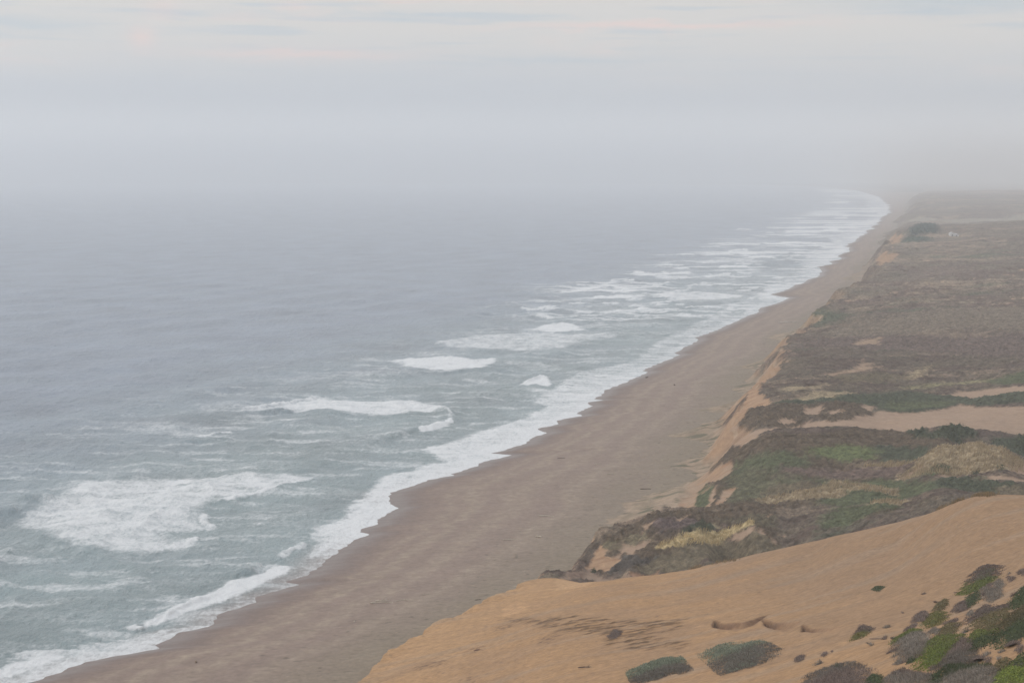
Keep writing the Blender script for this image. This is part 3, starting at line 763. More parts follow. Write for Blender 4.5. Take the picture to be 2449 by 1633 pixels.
    ([(780, 910), (960, 780), (1080, 735), (1200, 720), (1060, 830), (900, 900)], z8, PURP, .6, .6, (376, 430), .5),
    ([(1035, 860), (1110, 780), (1200, 740), (1400, 690), (1650, 650), (1850, 608), (2050, 568), (2135, 548), (2145, 590), (2000, 655), (1900, 720), (1800, 782), (1550, 835), (1300, 855)], z8, YSTRAW, .7, .5, (376, 430), .35),
    ([(1830, 790), (1950, 700), (2110, 612), (2140, 645), (1960, 765)], z8, SANDP, 0, .6, (376, 430), .6),
    ([(2070, 770), (2130, 680), (2240, 650), (2245, 700), (2175, 805)], z8, SANDP, 0, .6, (376, 430), .6),
    ([(2200, 800), (2352, 770), (2352, 800)], z8, SANDP, 0, .6, (376, 430), .6),
    ([(1330, 695), (1440, 600), (1560, 535), (1700, 615), (1500, 665)], z8, DGREEN, 1.3, .6, (376, 430), .4),
    ([(1700, 600), (1590, 545), (1720, 545), (1760, 590)], z8, (.28, .23, .14), .2, .6, (376, 440), .5),
    ([(780, 1085), (950, 970), (1300, 860), (1800, 795), (2400, 830), (2400, 880), (1400, 1075)], z8, OLIVE, .4, .8, (374, 420), .5),
    ([(560, 1000), (640, 940), (800, 930), (1100, 940), (900, 1030), (700, 1100), (500, 1110)], z8, (.095, .082, .07), .6, .8, (374, 420), .5),
    ([(880, 600), (1020, 530), (1000, 600), (900, 690)], z8, TANB, .1, .6, (380, 440), 1.0),
    ([(1260, 530), (1400, 450), (1420, 460), (1300, 545)], z8, TANB, .1, .4, (380, 440), .4),
    ([(2240, 500), (2310, 450), (2330, 460), (2270, 505)], z8, TANB, .1, .4, (380, 440), .4),
    ([(420, 820), (440, 770), (560, 760), (620, 770), (500, 830)], z8, (.19, .16, .10), .3, .5, (380, 440), .4),
    # exposed faces
    ([(230, 1080), (330, 920), (400, 800), (510, 845), (470, 925), (620, 925), (600, 1000), (520, 1085), (300, 1085)], z8, ORANGE, 0, .5, (376, 430), .4),
    ([(-80, 1190), (60, 1110), (260, 1070), (320, 1112), (720, 1122), (680, 1195), (300, 1192)], z8, (.30, .215, .155), 0, .7, (366, 420), .4),
    ([(20, 1185), (80, 1120), (240, 1100), (200, 1170)], z8, (.20, .135, .10), .2, .7, (366, 420), .4),
    ([(680, 1190), (740, 1120), (1100, 1090), (1040, 1120), (900, 1170)], z8, (.32, .19, .12), .0, .5, (360, 400), .4),
    # gullied face of the main bluff and its slumped fan
    ([(520, 775), (600, 738), (720, 690), (830, 620), (800, 690), (775, 770)], rc, FAN, 0, .8, (440, 560), .5),
    ([(765, 770), (790, 700), (830, 620), (860, 560), (900, 500), (950, 440), (970, 400), (1040, 405), (1130, 440), (1050, 485), (960, 495), (940, 540), (900, 590), (1000, 565), (1015, 590), (960, 640), (890, 650), (860, 700), (840, 770)], rc, (.400, .282, .195), 0, .5, (440, 640), .35),
    ([(875, 770), (900, 690), (935, 665), (925, 740), (905, 770)], rc, (.400, .282, .195), 0, .4, (440, 560), .3),
    ([(930, 755), (970, 690), (1025, 675), (995, 712), (965, 755)], rc, (.400, .282, .195), 0, .4, (440, 560), .3),
    ([(890, 590), (900, 530), (930, 500), (1015, 490), (1025, 512), (985, 560), (910, 605)], rc, PURP, .6, .5, (440, 600), .4),
    ([(835, 770), (855, 690), (890, 655), (925, 665), (885, 770)], rc, GREEN, .4, .4, (440, 560), .3),
    ([(1128, 195), (1165, 118), (1225, 122), (1205, 162), (1150, 195)], rc, ORANGE, 0, .8, (600, 900), .4),
    ([(1005, 385), (1060, 300), (1090, 230), (1128, 190), (1135, 250), (1185, 278), (1172, 298), (1085, 312), (1035, 385)], rc, ORANGE, 0, .8, (540, 800), .4),
]
FACES = (ORANGE, (.400, .282, .195))
PATG = []
for pts, org, col_, hgt_, fe, yr, rg in PAT:
    w = [hit(u, v, *yr) for u, v in Z_(pts, *org)]
    PATG.append((w, col_, hgt_, fe, rg))

# dark and pale trails on the slump fans at the bluff foot, on the land side
def bluff_color(X, Y, q, d, w, t, slope):
    k = 1.0; Xk, Yk = kxy(X, Y)
    n1 = fbm(Xk / 22, Yk / 16, 4, 160); n2 = fbm(Xk / 6, Yk / 5, 4, 164); n3 = fbm(Xk / 1.5, Yk / 1.5, 3, 168)
    n4 = fbm(Xk / 60, Yk / 34, 3, 172)
    scrub = lerp(np.array([.118, .089, .070]), np.array([.142, .118, .086]), sst(-0.35, 0.35, n1 + .3 * n2)[..., None])
    scrub = lerp(scrub, np.array([.24, .185, .130]), (sst(0.08, 0.6, n4 + 0.55 * n2) * .7)[..., None])
    scrub = lerp(scrub, np.array(DGREEN) * 1.1, (sst(0.25, 0.6, fbm(Xk / 30, Yk / 14, 4, 176)) * .75)[..., None])
    scrub = lerp(scrub, np.array(TANB), (sst(0.50, 0.62, fbm(Xk / 14, Yk / 8, 4, 179)) * .6)[..., None])
    scrub = scrub * (1 + .36 * sst(620, 1100, Y))[..., None] * np.array([1.0, .97, .98])  # distant scrub paler: extra haze put into its colour
    col = scrub
    cov = np.full(X.shape, 0.55) * (0.6 + 0.8 * np.abs(n2)) 
    kk = 1.0
    wx = 1.0 * fbm(X / 5, Y / 5, 4, 181); wy = 1.0 * fbm(X / 5 + 31, Y / 5, 4, 185)
    for wv, c, h, fe, rg in PATG:
        a = np.array(wv); pad = 8
        m = (X > a[:, 0].min() - pad) & (X < a[:, 0].max() + pad) & (Y > a[:, 1].min() - pad) & (Y < a[:, 1].max() + pad)
        if not m.any(): continue
        s = poly_sd(X[m] + 3.2 * rg * wx[m], Y[m] + 3.2 * rg * wy[m], wv)
        al = sst(-fe, fe, s + 0.8 * fe * n3[m])
        col[m] = lerp(col[m], np.array(c), al[:, None])
        if c in FACES:
            c_ = lerp(np.array(c), np.array([.36, .215, .13]), sst(-.1, .4, fbm(Y[m] / 1.6, d[m] / 10, 3, 198))[:, None])
            col[m] = lerp(col[m], c_, al[:, None])
        cov[m] = lerp(cov[m], h * (0.75 + 0.5 * n3[m]), al)
    # bare faces where the bluff is steep
    gul = fbm(Y / 2.2, d / 14.0, 3, 190)
    tongues = sst(0.02, 0.30, fbm(Y / 13, d / 22, 3, 193) + 0.25 * gul - 0.12 + 0.15 * (t - .5))
    steep = sst(0.42, 0.80, slope + 0.15 * n3) * sst(1.0, 0.85, t) * sst(1500, 760, Y) * (Y > 372)
    bare = steep * (1 - 0.85 * tongues)
    oc = lerp(np.array(ORANGE), np.array([.34, .225, .150]), sst(-.3, .4, gul)[..., None])
    oc = lerp(oc, np.array([.46, .34, .24]), (0.7 * sst(0.1, 0.5, fbm(Y / 9, d / 3, 3, 197)))[..., None])
    col = lerp(col, oc, bare[..., None]); cov = cov * (1 - bare)
    # fan of slumped sand at the foot
    foot = np.where(d < 0, 1.0, sst(0.42, 0.05, t + 0.25 * n2)) * (Y > 372)
    fan = lerp(np.array(FAN), np.array([.30, .235, .165]), sst(-.1, .3, n2)[..., None])
    fan = lerp(fan, np.array([.125, .125, .08]), (sst(.08, .30, fbm(Y / 3.5 + d / 9, d / 12, 3, 199)) * .85 * sst(-25, -3, d))[..., None])
    col = lerp(col, fan, (foot * .9 * sst(2400, 1200, Y) * np.where(d < 0, sst(0, .2, (d + fan_w(Y)) / 4), 1))[..., None]); cov = cov * (1 - foot)
    br = (0.25 + 0.75 * sst(0, .3, cov)) * (n3 * 0.30 + 0.20 * n2 + 0.25 * fbm(Xk / 3.2, Yk / 2.6, 3, 203))
    col = col * (1 + br)[..., None]
    return np.clip(col, .01, 1), cov


def bluff_base(X, Y):
    z, q, d, w, tt = land_z(X, Y, True)
    k = np.clip(Y / 600, 0.8, 5)
    # gullies on the face, hummocks on top
    z = z + 1.1 * fbm(Y / 5.0, d / 18.0, 4, 200) * sst(0, .25, tt) * sst(1.2, .7, tt) * np.minimum(k, 1.5)
    z = z + 1.2 * k * fbm(kxy(X, Y)[0] / 26, kxy(X, Y)[1] / 17, 3, 204) * sst(0.7, 1.6, d / w) * sst(372, 400, Y)
    return z, q, d, w, tt


def build_bluff():
    ys = [369.0]
    while ys[-1] < 15500:
        y = ys[-1]
        ys.append(y + (0.0012 * y if y < 720 else 0.0015 * y if y < 3000 else 0.0035 * y))
    Yr = np.array(ys); nc = 880
    t = np.linspace(0, 1, nc) ** 1.35
    xf = Xf(Yr)
    XL = xf - fan_w(Yr) - 1.0; XR = np.maximum(0.50 * Yr + 20, XL + 120)
    X = XL[:, None] + (XR - XL)[:, None] * t; Y = np.repeat(Yr[:, None], nc, 1)
    z, q, d, w, tt = bluff_base(X, Y)
    k = np.clip(Y / 600, 0.8, 5)
    gx = np.gradient(z, axis=1) / np.maximum(np.gradient(X, axis=1), 1e-3)
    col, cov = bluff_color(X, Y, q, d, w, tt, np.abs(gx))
    Xk, Yk = kxy(X, Y, 500.0); n = np.abs(fbm(Xk / 2.6, Yk / 2.6, 3, 208)); n5 = fbm(Xk / 1.1, Yk / 1.1, 2, 212)
    z = z + cov * (1.35 - 2.6 * n + .45 * n5) * sst(374, 377, Y) * np.clip(k, 1, 1.8)
    z = z - 0.4 * sst(0.008, 0.0, t)[None, :] - 0.5 * (Y < 373.5)
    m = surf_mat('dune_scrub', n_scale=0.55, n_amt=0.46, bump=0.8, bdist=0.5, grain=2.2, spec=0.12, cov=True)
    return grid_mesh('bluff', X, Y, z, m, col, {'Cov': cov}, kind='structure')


build_bluff()

# ------------------------------------------------------------------ foreground dune
STRA = [Z_([(1280, 560), (1700, 560), (2352, 580), (2600, 590), (3100, 570), (3100, 640), (2800, 720), (2300, 740), (1900, 700), (1650, 640)], 849, 1333, .2551),
        Z_([(2250, 760), (2400, 700), (2700, 720), (3100, 770), (3150, 850), (2900, 850), (2500, 860), (2280, 800)], 849, 1333, .2551)]
STRA = [[hit(u, v, 100, 372) for u, v in s] for s in STRA]
SCO = [[(1706, 1482), (1730, 1489), (1775, 1488), (1835, 1472), (1810, 1494), (1765, 1506), (1722, 1506), (1702, 1498)],
       [(1822, 1480), (1860, 1492), (1880, 1491), (1920, 1488), (1900, 1505), (1870, 1514), (1840, 1508), (1826, 1498)],
       [(1918, 1498), (1945, 1503), (1980, 1502), (2020, 1496), (1975, 1510), (1935, 1516), (1916, 1508)]]
SCO = [[hit(u, v, 100, 372) for u, v in s] for s in SCO]
LIT = [[hit(u, v, 100, 372) for u, v in s] for s in ([(985, 1600), (1010, 1588), (1075, 1575), (1065, 1590), (1000, 1606)], [(1115, 1556), (1160, 1545), (1150, 1560), (1120, 1564)], [(1175, 1505), (1200, 1492), (1240, 1490), (1205, 1506)], [(1110, 1630), (1130, 1612), (1150, 1622), (1150, 1640)], [(1280, 1530), (1330, 1510), (1350, 1515), (1300, 1538)])]
ORG = [([(1205, 1452), (1230, 1440), (1265, 1443), (1260, 1462), (1215, 1470), (1203, 1480)], (.50, .30, .155)),
       ([(1328, 1385), (1380, 1386), (1430, 1390), (1400, 1402), (1330, 1412)], (.50, .31, .165)),
       ([(900, 1633), (985, 1590), (1060, 1565), (1040, 1590), (960, 1615)], (.36, .22, .12)),
       ([(1120, 1625), (1150, 1615), (1160, 1640), (1120, 1640)], (.40, .24, .13))]
ORG = [([hit(u, v, 100, 372) for u, v in s], c) for s, c in ORG]


def dune_z(X, Y, full=False):
    z, q, d, w, t = land_z(X, Y, True)
    z = z + 0.45 * fbm(X / 30, Y / 22, 3, 220) * sst(2, 20, d) * sst(330, 280, Y) + 0.10 * fbm(X / 5, Y / 5, 3, 224) * sst(374, 366, Y)
    z = z + 0.9 * fbm(Y / 4.5, d / 10, 4, 228) * sst(0, .3, t) * sst(1.6, .7, d / w) * sst(374, 366, Y)
    edge = sst(374, 366, Y)
    # wind ripples
    z = z + 0.040 * np.sin((X * 0.55 + Y * 0.85 + 2.0 * fbm(X / 12, Y / 12, 2, 230)) * 2 * np.pi / 1.5) * sst(8, 25, d) * edge
    sm = np.zeros(X.shape)
    wx, wy = 2.2 * fbm(X / 4, Y / 4, 3, 233), 2.2 * fbm(X / 4 + 9, Y / 4, 3, 236)
    for s in STRA:
        a = np.array(s); m = (X > a[:, 0].min() - 6) & (X < a[:, 0].max() + 6) & (Y > a[:, 1].min() - 6) & (Y < a[:, 1].max() + 6)
        sm[m] = np.maximum(sm[m], sst(-1.2, 1.8, poly_sd(X[m] + wx[m], Y[m] + wy[m], s)))
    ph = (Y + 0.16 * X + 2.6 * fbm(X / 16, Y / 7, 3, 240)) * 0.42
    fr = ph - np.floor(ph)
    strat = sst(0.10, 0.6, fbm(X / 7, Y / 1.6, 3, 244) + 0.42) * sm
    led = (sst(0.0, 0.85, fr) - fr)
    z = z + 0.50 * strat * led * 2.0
    z = z - 0.22 * sm * np.abs(fbm(X / 3.4, Y / 1.2, 3, 248))
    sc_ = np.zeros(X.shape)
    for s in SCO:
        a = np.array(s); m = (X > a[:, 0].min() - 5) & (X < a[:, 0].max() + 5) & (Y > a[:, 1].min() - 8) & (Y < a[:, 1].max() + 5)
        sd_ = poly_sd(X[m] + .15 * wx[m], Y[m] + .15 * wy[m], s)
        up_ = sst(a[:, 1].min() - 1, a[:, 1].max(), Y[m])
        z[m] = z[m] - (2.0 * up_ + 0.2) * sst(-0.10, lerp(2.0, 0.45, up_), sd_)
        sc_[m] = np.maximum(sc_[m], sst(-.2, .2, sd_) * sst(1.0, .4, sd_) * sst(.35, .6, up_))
    if full: return z, q, d, w, t, sm, led, strat, sc_
    return z


def build_dune():
    ys = [8.0]
    while ys[-1] < 374:
        y = ys[-1]; ys.append(y + (0.9 if y < 100 else 0.28))
    ys[-1] = 374.0
    Yr = np.array(ys); nc = 820
    t = np.linspace(0, 1, nc) ** 1.1
    xf = Xf(Yr)
    XL = xf - 0.6; XR = np.maximum(0.55 * Yr + 30, 80)
    X = XL[:, None] + (XR - XL)[:, None] * t; Y = np.repeat(Yr[:, None], nc, 1)
    z, q, d, w, tt, sm, led, strat, sc_ = dune_z(X, Y, True)
    z = z - 0.5 * sst(0.02, 0.0, t)[None, :]
    n1 = fbm(X / 25, Y / 18, 4, 250); n2 = fbm(X / 5, Y / 3.5, 4, 254); n3 = fbm(X / 1.1, Y / .9, 3, 258)
    base = lerp(np.array([.405, .242, .122]), np.array([.365, .225, .124]), sst(-.4, .4, n1)[..., None])
    base = lerp(base, np.array([.312, .200, .118]), (sst(16, 60, X + 12 * n1) * .8)[..., None])
    # warmer and more orange towards the seaward edge
    base = lerp(base, np.array([.455, .275, .140]), (sst(40, 4, d + 8 * n1) * .7)[..., None])
    base = lerp(base, np.array([.33, .25, .18]), (sst(0.1, 0.5, fbm(X / 40, Y / 9, 3, 262)) * .35)[..., None])
    for s, c in ORG:
        a = np.array(s); m = (X > a[:, 0].min() - 6) & (X < a[:, 0].max() + 6) & (Y > a[:, 1].min() - 6) & (Y < a[:, 1].max() + 6)
        base[m] = lerp(base[m], np.array(c), (0.8 * sst(-.6, .8, poly_sd(X[m] + n2[m], Y[m] + n2[m], s)))[:, None])
    for s in LIT:
        a = np.array(s); m = (X > a[:, 0].min() - 5) & (X < a[:, 0].max() + 5) & (Y > a[:, 1].min() - 5) & (Y < a[:, 1].max() + 5)
        base[m] = lerp(base[m], np.array([.20, .12, .07]), (sst(-.6, .6, poly_sd(X[m] + n2[m], Y[m] + n2[m], s)) * sst(-.1, .35, n3[m] + .3 * n2[m]))[:, None])
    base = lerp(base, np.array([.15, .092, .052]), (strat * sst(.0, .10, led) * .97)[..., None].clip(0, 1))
    base = lerp(base, np.array([.30, .20, .12]), (sm * sst(.15, .4, n3 + .4 * n2) * .5)[..., None])
    # flecks of dry litter
    fl = sst(.42, .58, fbm(X / 1.1, Y / .8, 3, 266)) * sst(0.0, .4, fbm(X / 14, Y / 9, 2, 270) + .2 + .3 * sst(30, -10, X))
    base = lerp(base, np.array([.20, .13, .09]), (fl * .6)[..., None])
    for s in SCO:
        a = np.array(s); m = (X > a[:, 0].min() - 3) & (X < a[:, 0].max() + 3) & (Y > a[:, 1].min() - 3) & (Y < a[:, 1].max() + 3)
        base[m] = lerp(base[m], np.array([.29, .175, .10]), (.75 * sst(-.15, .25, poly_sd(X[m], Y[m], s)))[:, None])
    base = lerp(base, np.array([.17, .10, .065]), (sc_ * 0.8)[..., None])  # shade under the scoop lips, painted into the sand colour as dark brown
    # creeping ground cover behind the crest
    base = lerp(base, np.array(OLIVE), (sst(0, 4, Y - np.interp(X, [10, 50, 76, 83], [372, 350, 327, 298]) - 10 + 2 * n2) * (X > 10))[..., None].clip(0, 1))
    base = base * (1 + .08 * n2 + .09 * n3 + .10 * fbm(X / 9, Y / 3.2, 4, 273))[..., None]
    m = surf_mat('dune_sand', n_scale=1.3, n_amt=0.22, bump=0.6, bdist=0.10, grain=5.5, spec=0.15, stretch=(.7, 1.25, 1))
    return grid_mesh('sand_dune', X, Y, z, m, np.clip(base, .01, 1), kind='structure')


build_dune()


# ------------------------------------------------------------------ far coast plain and hills
def build_far():
    ys = np.exp(np.linspace(math.log(9000), math.log(34000), 300)); nc = 500
    t = np.linspace(-0.42, 0.42, nc)
    X = ys[:, None] * t; Y = np.repeat(ys[:, None], nc, 1)
    xs = np.interp(ys, _wY, _wX)[:, None]
    inland = np.where(Y > 15000, np.maximum(X - xs, (Y - 18000) * 1.0), X - xs)
    zz = 3 + 7 * sst(60, 900, inland)
    a = X / Y
    top = 205 + 70 * fbm(a * 9 + 2.1, a * 0 + .5, 4, 300) + 55 * sst(-.02, .1, a) - 60 * sst(0.12, .28, a) - 20 * sst(-.1, -.3, a)
    rng = sst(19500, 25500, Y + 900 * fbm(X / 2600, Y / 1800, 4, 304))
    zz = zz + top * rng + 26 * fbm(X / 900, Y / 800, 5, 308) * sst(18500, 22000, Y)
    zz = zz + 45 * sst(9000, 14000, inland) * sst(10000, 16000, Y) * 0
    zz = np.where(inland < 0, -30, zz)
    col = lerp(np.array([.09, .09, .07]), np.array([.05, .06, .045]), sst(-.3, .3, fbm(X / 700, Y / 500, 4, 312))[..., None])
    col = lerp(col, np.array([.30, .25, .2]), (sst(300, 60, inland))[..., None])
    m = surf_mat('far_hills', n_scale=0.004, n_amt=0.3, bump=0.2, bdist=8, grain=0.02, spec=0.1)
    return grid_mesh('hills', X, Y, zz, m, col, kind='structure')


build_far()

# ------------------------------------------------------------------ plants
def leaf_mat(name, rough=0.75, trans=0.15):
    m, bb = mat(name)
    at = bb.n('ShaderNodeAttribute', attribute_name='Col')
    geo = bb.n('ShaderNodeNewGeometry')
    nz = bb.n('ShaderNodeTexNoise', inp={'Vector': geo.outputs['Position'], 'Scale': 3.0, 'Detail': 3.0})
    f = bb.ramp(nz.outputs[0], 0.3, 0.7, 0.85, 1.15)
    col = bb.mix(1.0, at.outputs['Color'], bb.n('ShaderNodeCombineXYZ', inp={0: f, 1: f, 2: f}).outputs[0], 'MULTIPLY')
    pr = bb.n('ShaderNodeBsdfPrincipled', inp={'Base Color': col, 'Roughness': rough, 'Specular IOR Level': 0.2})
    tr = bb.n('ShaderNodeBsdfTranslucent', inp={'Color': col})
    out(bb, bb.n('ShaderNodeMixShader', inp={0: trans, 1: pr.outputs[0], 2: tr.outputs[0]}).outputs[0])
    return m


LEAF = leaf_mat('leaves'); TWIG = leaf_mat('twigs', 0.9, 0.0); GRASSM = leaf_mat('dry_grass', 0.8, 0.25)
GR = np.array
KINDS = {  # two leaf colours, share of second, leaf size, twiggy
    'green': (GR([.095, .115, .032]), GR([.140, .150, .040]), (.13, .10), False),
    'dark': (GR([.050, .070, .030]), GR([.075, .090, .040]), (.12, .09), False),
    'bright': (GR([.120, .150, .030]), GR([.17, .20, .040]), (.12, .10), False),
    'brown': (GR([.090, .080, .036]), GR([.13, .10, .050]), (.12, .09), False),
    'olive': (GR([.150, .125, .040]), GR([.11, .12, .035]), (.11, .08), False),
    'sage': (GR([.115, .130, .090]), GR([.16, .175, .125]), (.07, .22), True),
    'grey': (GR([.130, .110, .088]), GR([.19, .165, .135]), (.035, .26), True),
    'purple': (GR([.120, .088, .072]), GR([.16, .125, .105]), (.035, .24), True),
    'tree': (GR([.045, .055, .035]), GR([.07, .08, .045]), (.30, .26), False),
}


def plant(name, label, cat, foot, kind, H=0.7, group=None, gz=None, kinds2=None, lscale=1.0, seed=0):
    """a low wind-pruned shrub that fills its footprint on the ground"""
    gz = gz or dune_z
    rs = np.random.RandomState(seed + 11)
    P_ = np.array(foot); area = 0.5 * abs(np.dot(P_[:, 0], np.roll(P_[:, 1], 1)) - np.dot(P_[:, 1], np.roll(P_[:, 0], 1)))
    c1, c2, (lw, ll), twg = KINDS[kind]; gf = 1.02 if kind in ('green', 'bright', 'dark', 'olive') else 1.3; c1 = c1 * gf; c2 = c2 * gf
    lw, ll = lw * lscale, ll * lscale
    N = int(min(16000, max(40, area / (lw * ll) * (1.7 if not twg else 2.3))))
    mn, mx = P_.min(0) - .5, P_.max(0) + .5
    pts = np.zeros((0, 2))
    sd_all = np.zeros(0)
    size = max(math.sqrt(area), .5)
    while len(pts) < N:
        q = rs.rand(N * 4, 2) * (mx - mn) + mn
        s = poly_sd(q[:, 0], q[:, 1], foot) + .05 * size + 0.11 * size * fbm(q[:, 0] / (.20 * size), q[:, 1] / (.20 * size), 4, seed)
        ok = s > -0.11 * size * (rs.rand(len(s)) ** 4)
        pts = np.vstack([pts, q[ok]]); sd_all = np.concatenate([sd_all, s[ok]])
        if ok.sum() < 3: break
    pts, sd_all = pts[:N], sd_all[:N]; N = len(pts)
    if N < 3: return None
    def hh(x, y, s): return H * (1 - np.exp(-np.maximum(s, 0) / (0.28 * size + .1))) * (1.05 + 1.15 * fbm(x / (.8 * lscale), y / (.8 * lscale), 3, seed + 3)) + .04
    hgt = hh(pts[:, 0], pts[:, 1], sd_all)
    g = gz(pts[:, 0], pts[:, 1])
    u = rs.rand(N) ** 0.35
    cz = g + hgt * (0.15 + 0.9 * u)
    root = bpy.data.objects.new(name, None); C.objects.link(root)
    cx0, cy0 = P_.mean(0); cz0 = float(gz(np.array([cx0]), np.array([cy0]))[0])
    root.location = (cx0, cy0, cz0); root.empty_display_size = .3
    tag(root, label, cat, group)
    # leaf cards with random tilt
    az_ = rs.rand(N) * 2 * np.pi; tl = rs.rand(N) * (1.25 if twg else .95)
    L = ll * (0.6 + .8 * rs.rand(N)); Wd = lw * (0.6 + .8 * rs.rand(N))
    ax = np.stack([np.cos(az_) * np.cos(tl), np.sin(az_) * np.cos(tl), np.sin(tl)], 1)
    up_ = np.stack([-np.sin(az_), np.cos(az_), rs.randn(N) * .4], 1); up_ /= np.linalg.norm(up_, axis=1)[:, None]
    c = np.stack([pts[:, 0] - cx0, pts[:, 1] - cy0, cz - cz0], 1)
    v = np.stack([c - ax * L[:, None] * .2, c + up_ * Wd[:, None] * .5 + ax * L[:, None] * .35, c + ax * L[:, None], c - up_ * Wd[:, None] * .5 + ax * L[:, None] * .35], 1).reshape(-1, 3)
    f = np.arange(N * 4).reshape(N, 4)
    nn = fbm(pts[:, 0] / (.5 * size), pts[:, 1] / (.5 * size), 2, seed + 5)
    mixv = np.clip(.5 + 1.1 * nn + .35 * rs.randn(N), 0, 1)
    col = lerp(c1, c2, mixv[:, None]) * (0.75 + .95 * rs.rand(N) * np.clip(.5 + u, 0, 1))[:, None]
    if kinds2:
        k1, dirx = kinds2; d1, d2 = KINDS[k1][:2]; d1 = d1 * 1.05; d2 = d2 * 1.05
        e = sst(-.25, .25, (pts[:, 0] - cx0) / size * dirx[0] + (pts[:, 1] - cy0) / size * dirx[1] + .25 * nn)
        col = lerp(col, lerp(d1, d2, mixv[:, None]), e[:, None])
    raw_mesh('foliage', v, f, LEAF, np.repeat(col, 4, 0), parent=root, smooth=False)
    # woody mat beneath
    st = max(.12, size / 22); gx_ = np.arange(mn[0], mx[0] + st, st); gy_ = np.arange(mn[1], mx[1] + st, st)
    GX, GY = np.meshgrid(gx_, gy_)
    s = poly_sd(GX, GY, foot) + 0.11 * size * fbm(GX / (.20 * size), GY / (.20 * size), 4, seed) - .04 * size
    zz = gz(GX, GY) + np.where(s > 0, hh(GX, GY, s) * .45, -.05)
    idx = np.arange(GX.size).reshape(GX.shape); ins = s > -st * .3
    qd = np.stack([idx[:-1, :-1], idx[:-1, 1:], idx[1:, 1:], idx[1:, :-1]], -1)
    keep = ins[:-1, :-1] & ins[:-1, 1:] & ins[1:, 1:] & ins[1:, :-1]
    qd = qd[keep]
    if len(qd) > 1:
        used, inv = np.unique(qd, return_inverse=True)
        co = np.stack([GX.ravel() - cx0, GY.ravel() - cy0, zz.ravel() - cz0], 1)[used]
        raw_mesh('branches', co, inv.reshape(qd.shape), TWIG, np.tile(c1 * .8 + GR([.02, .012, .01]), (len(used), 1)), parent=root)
    return root


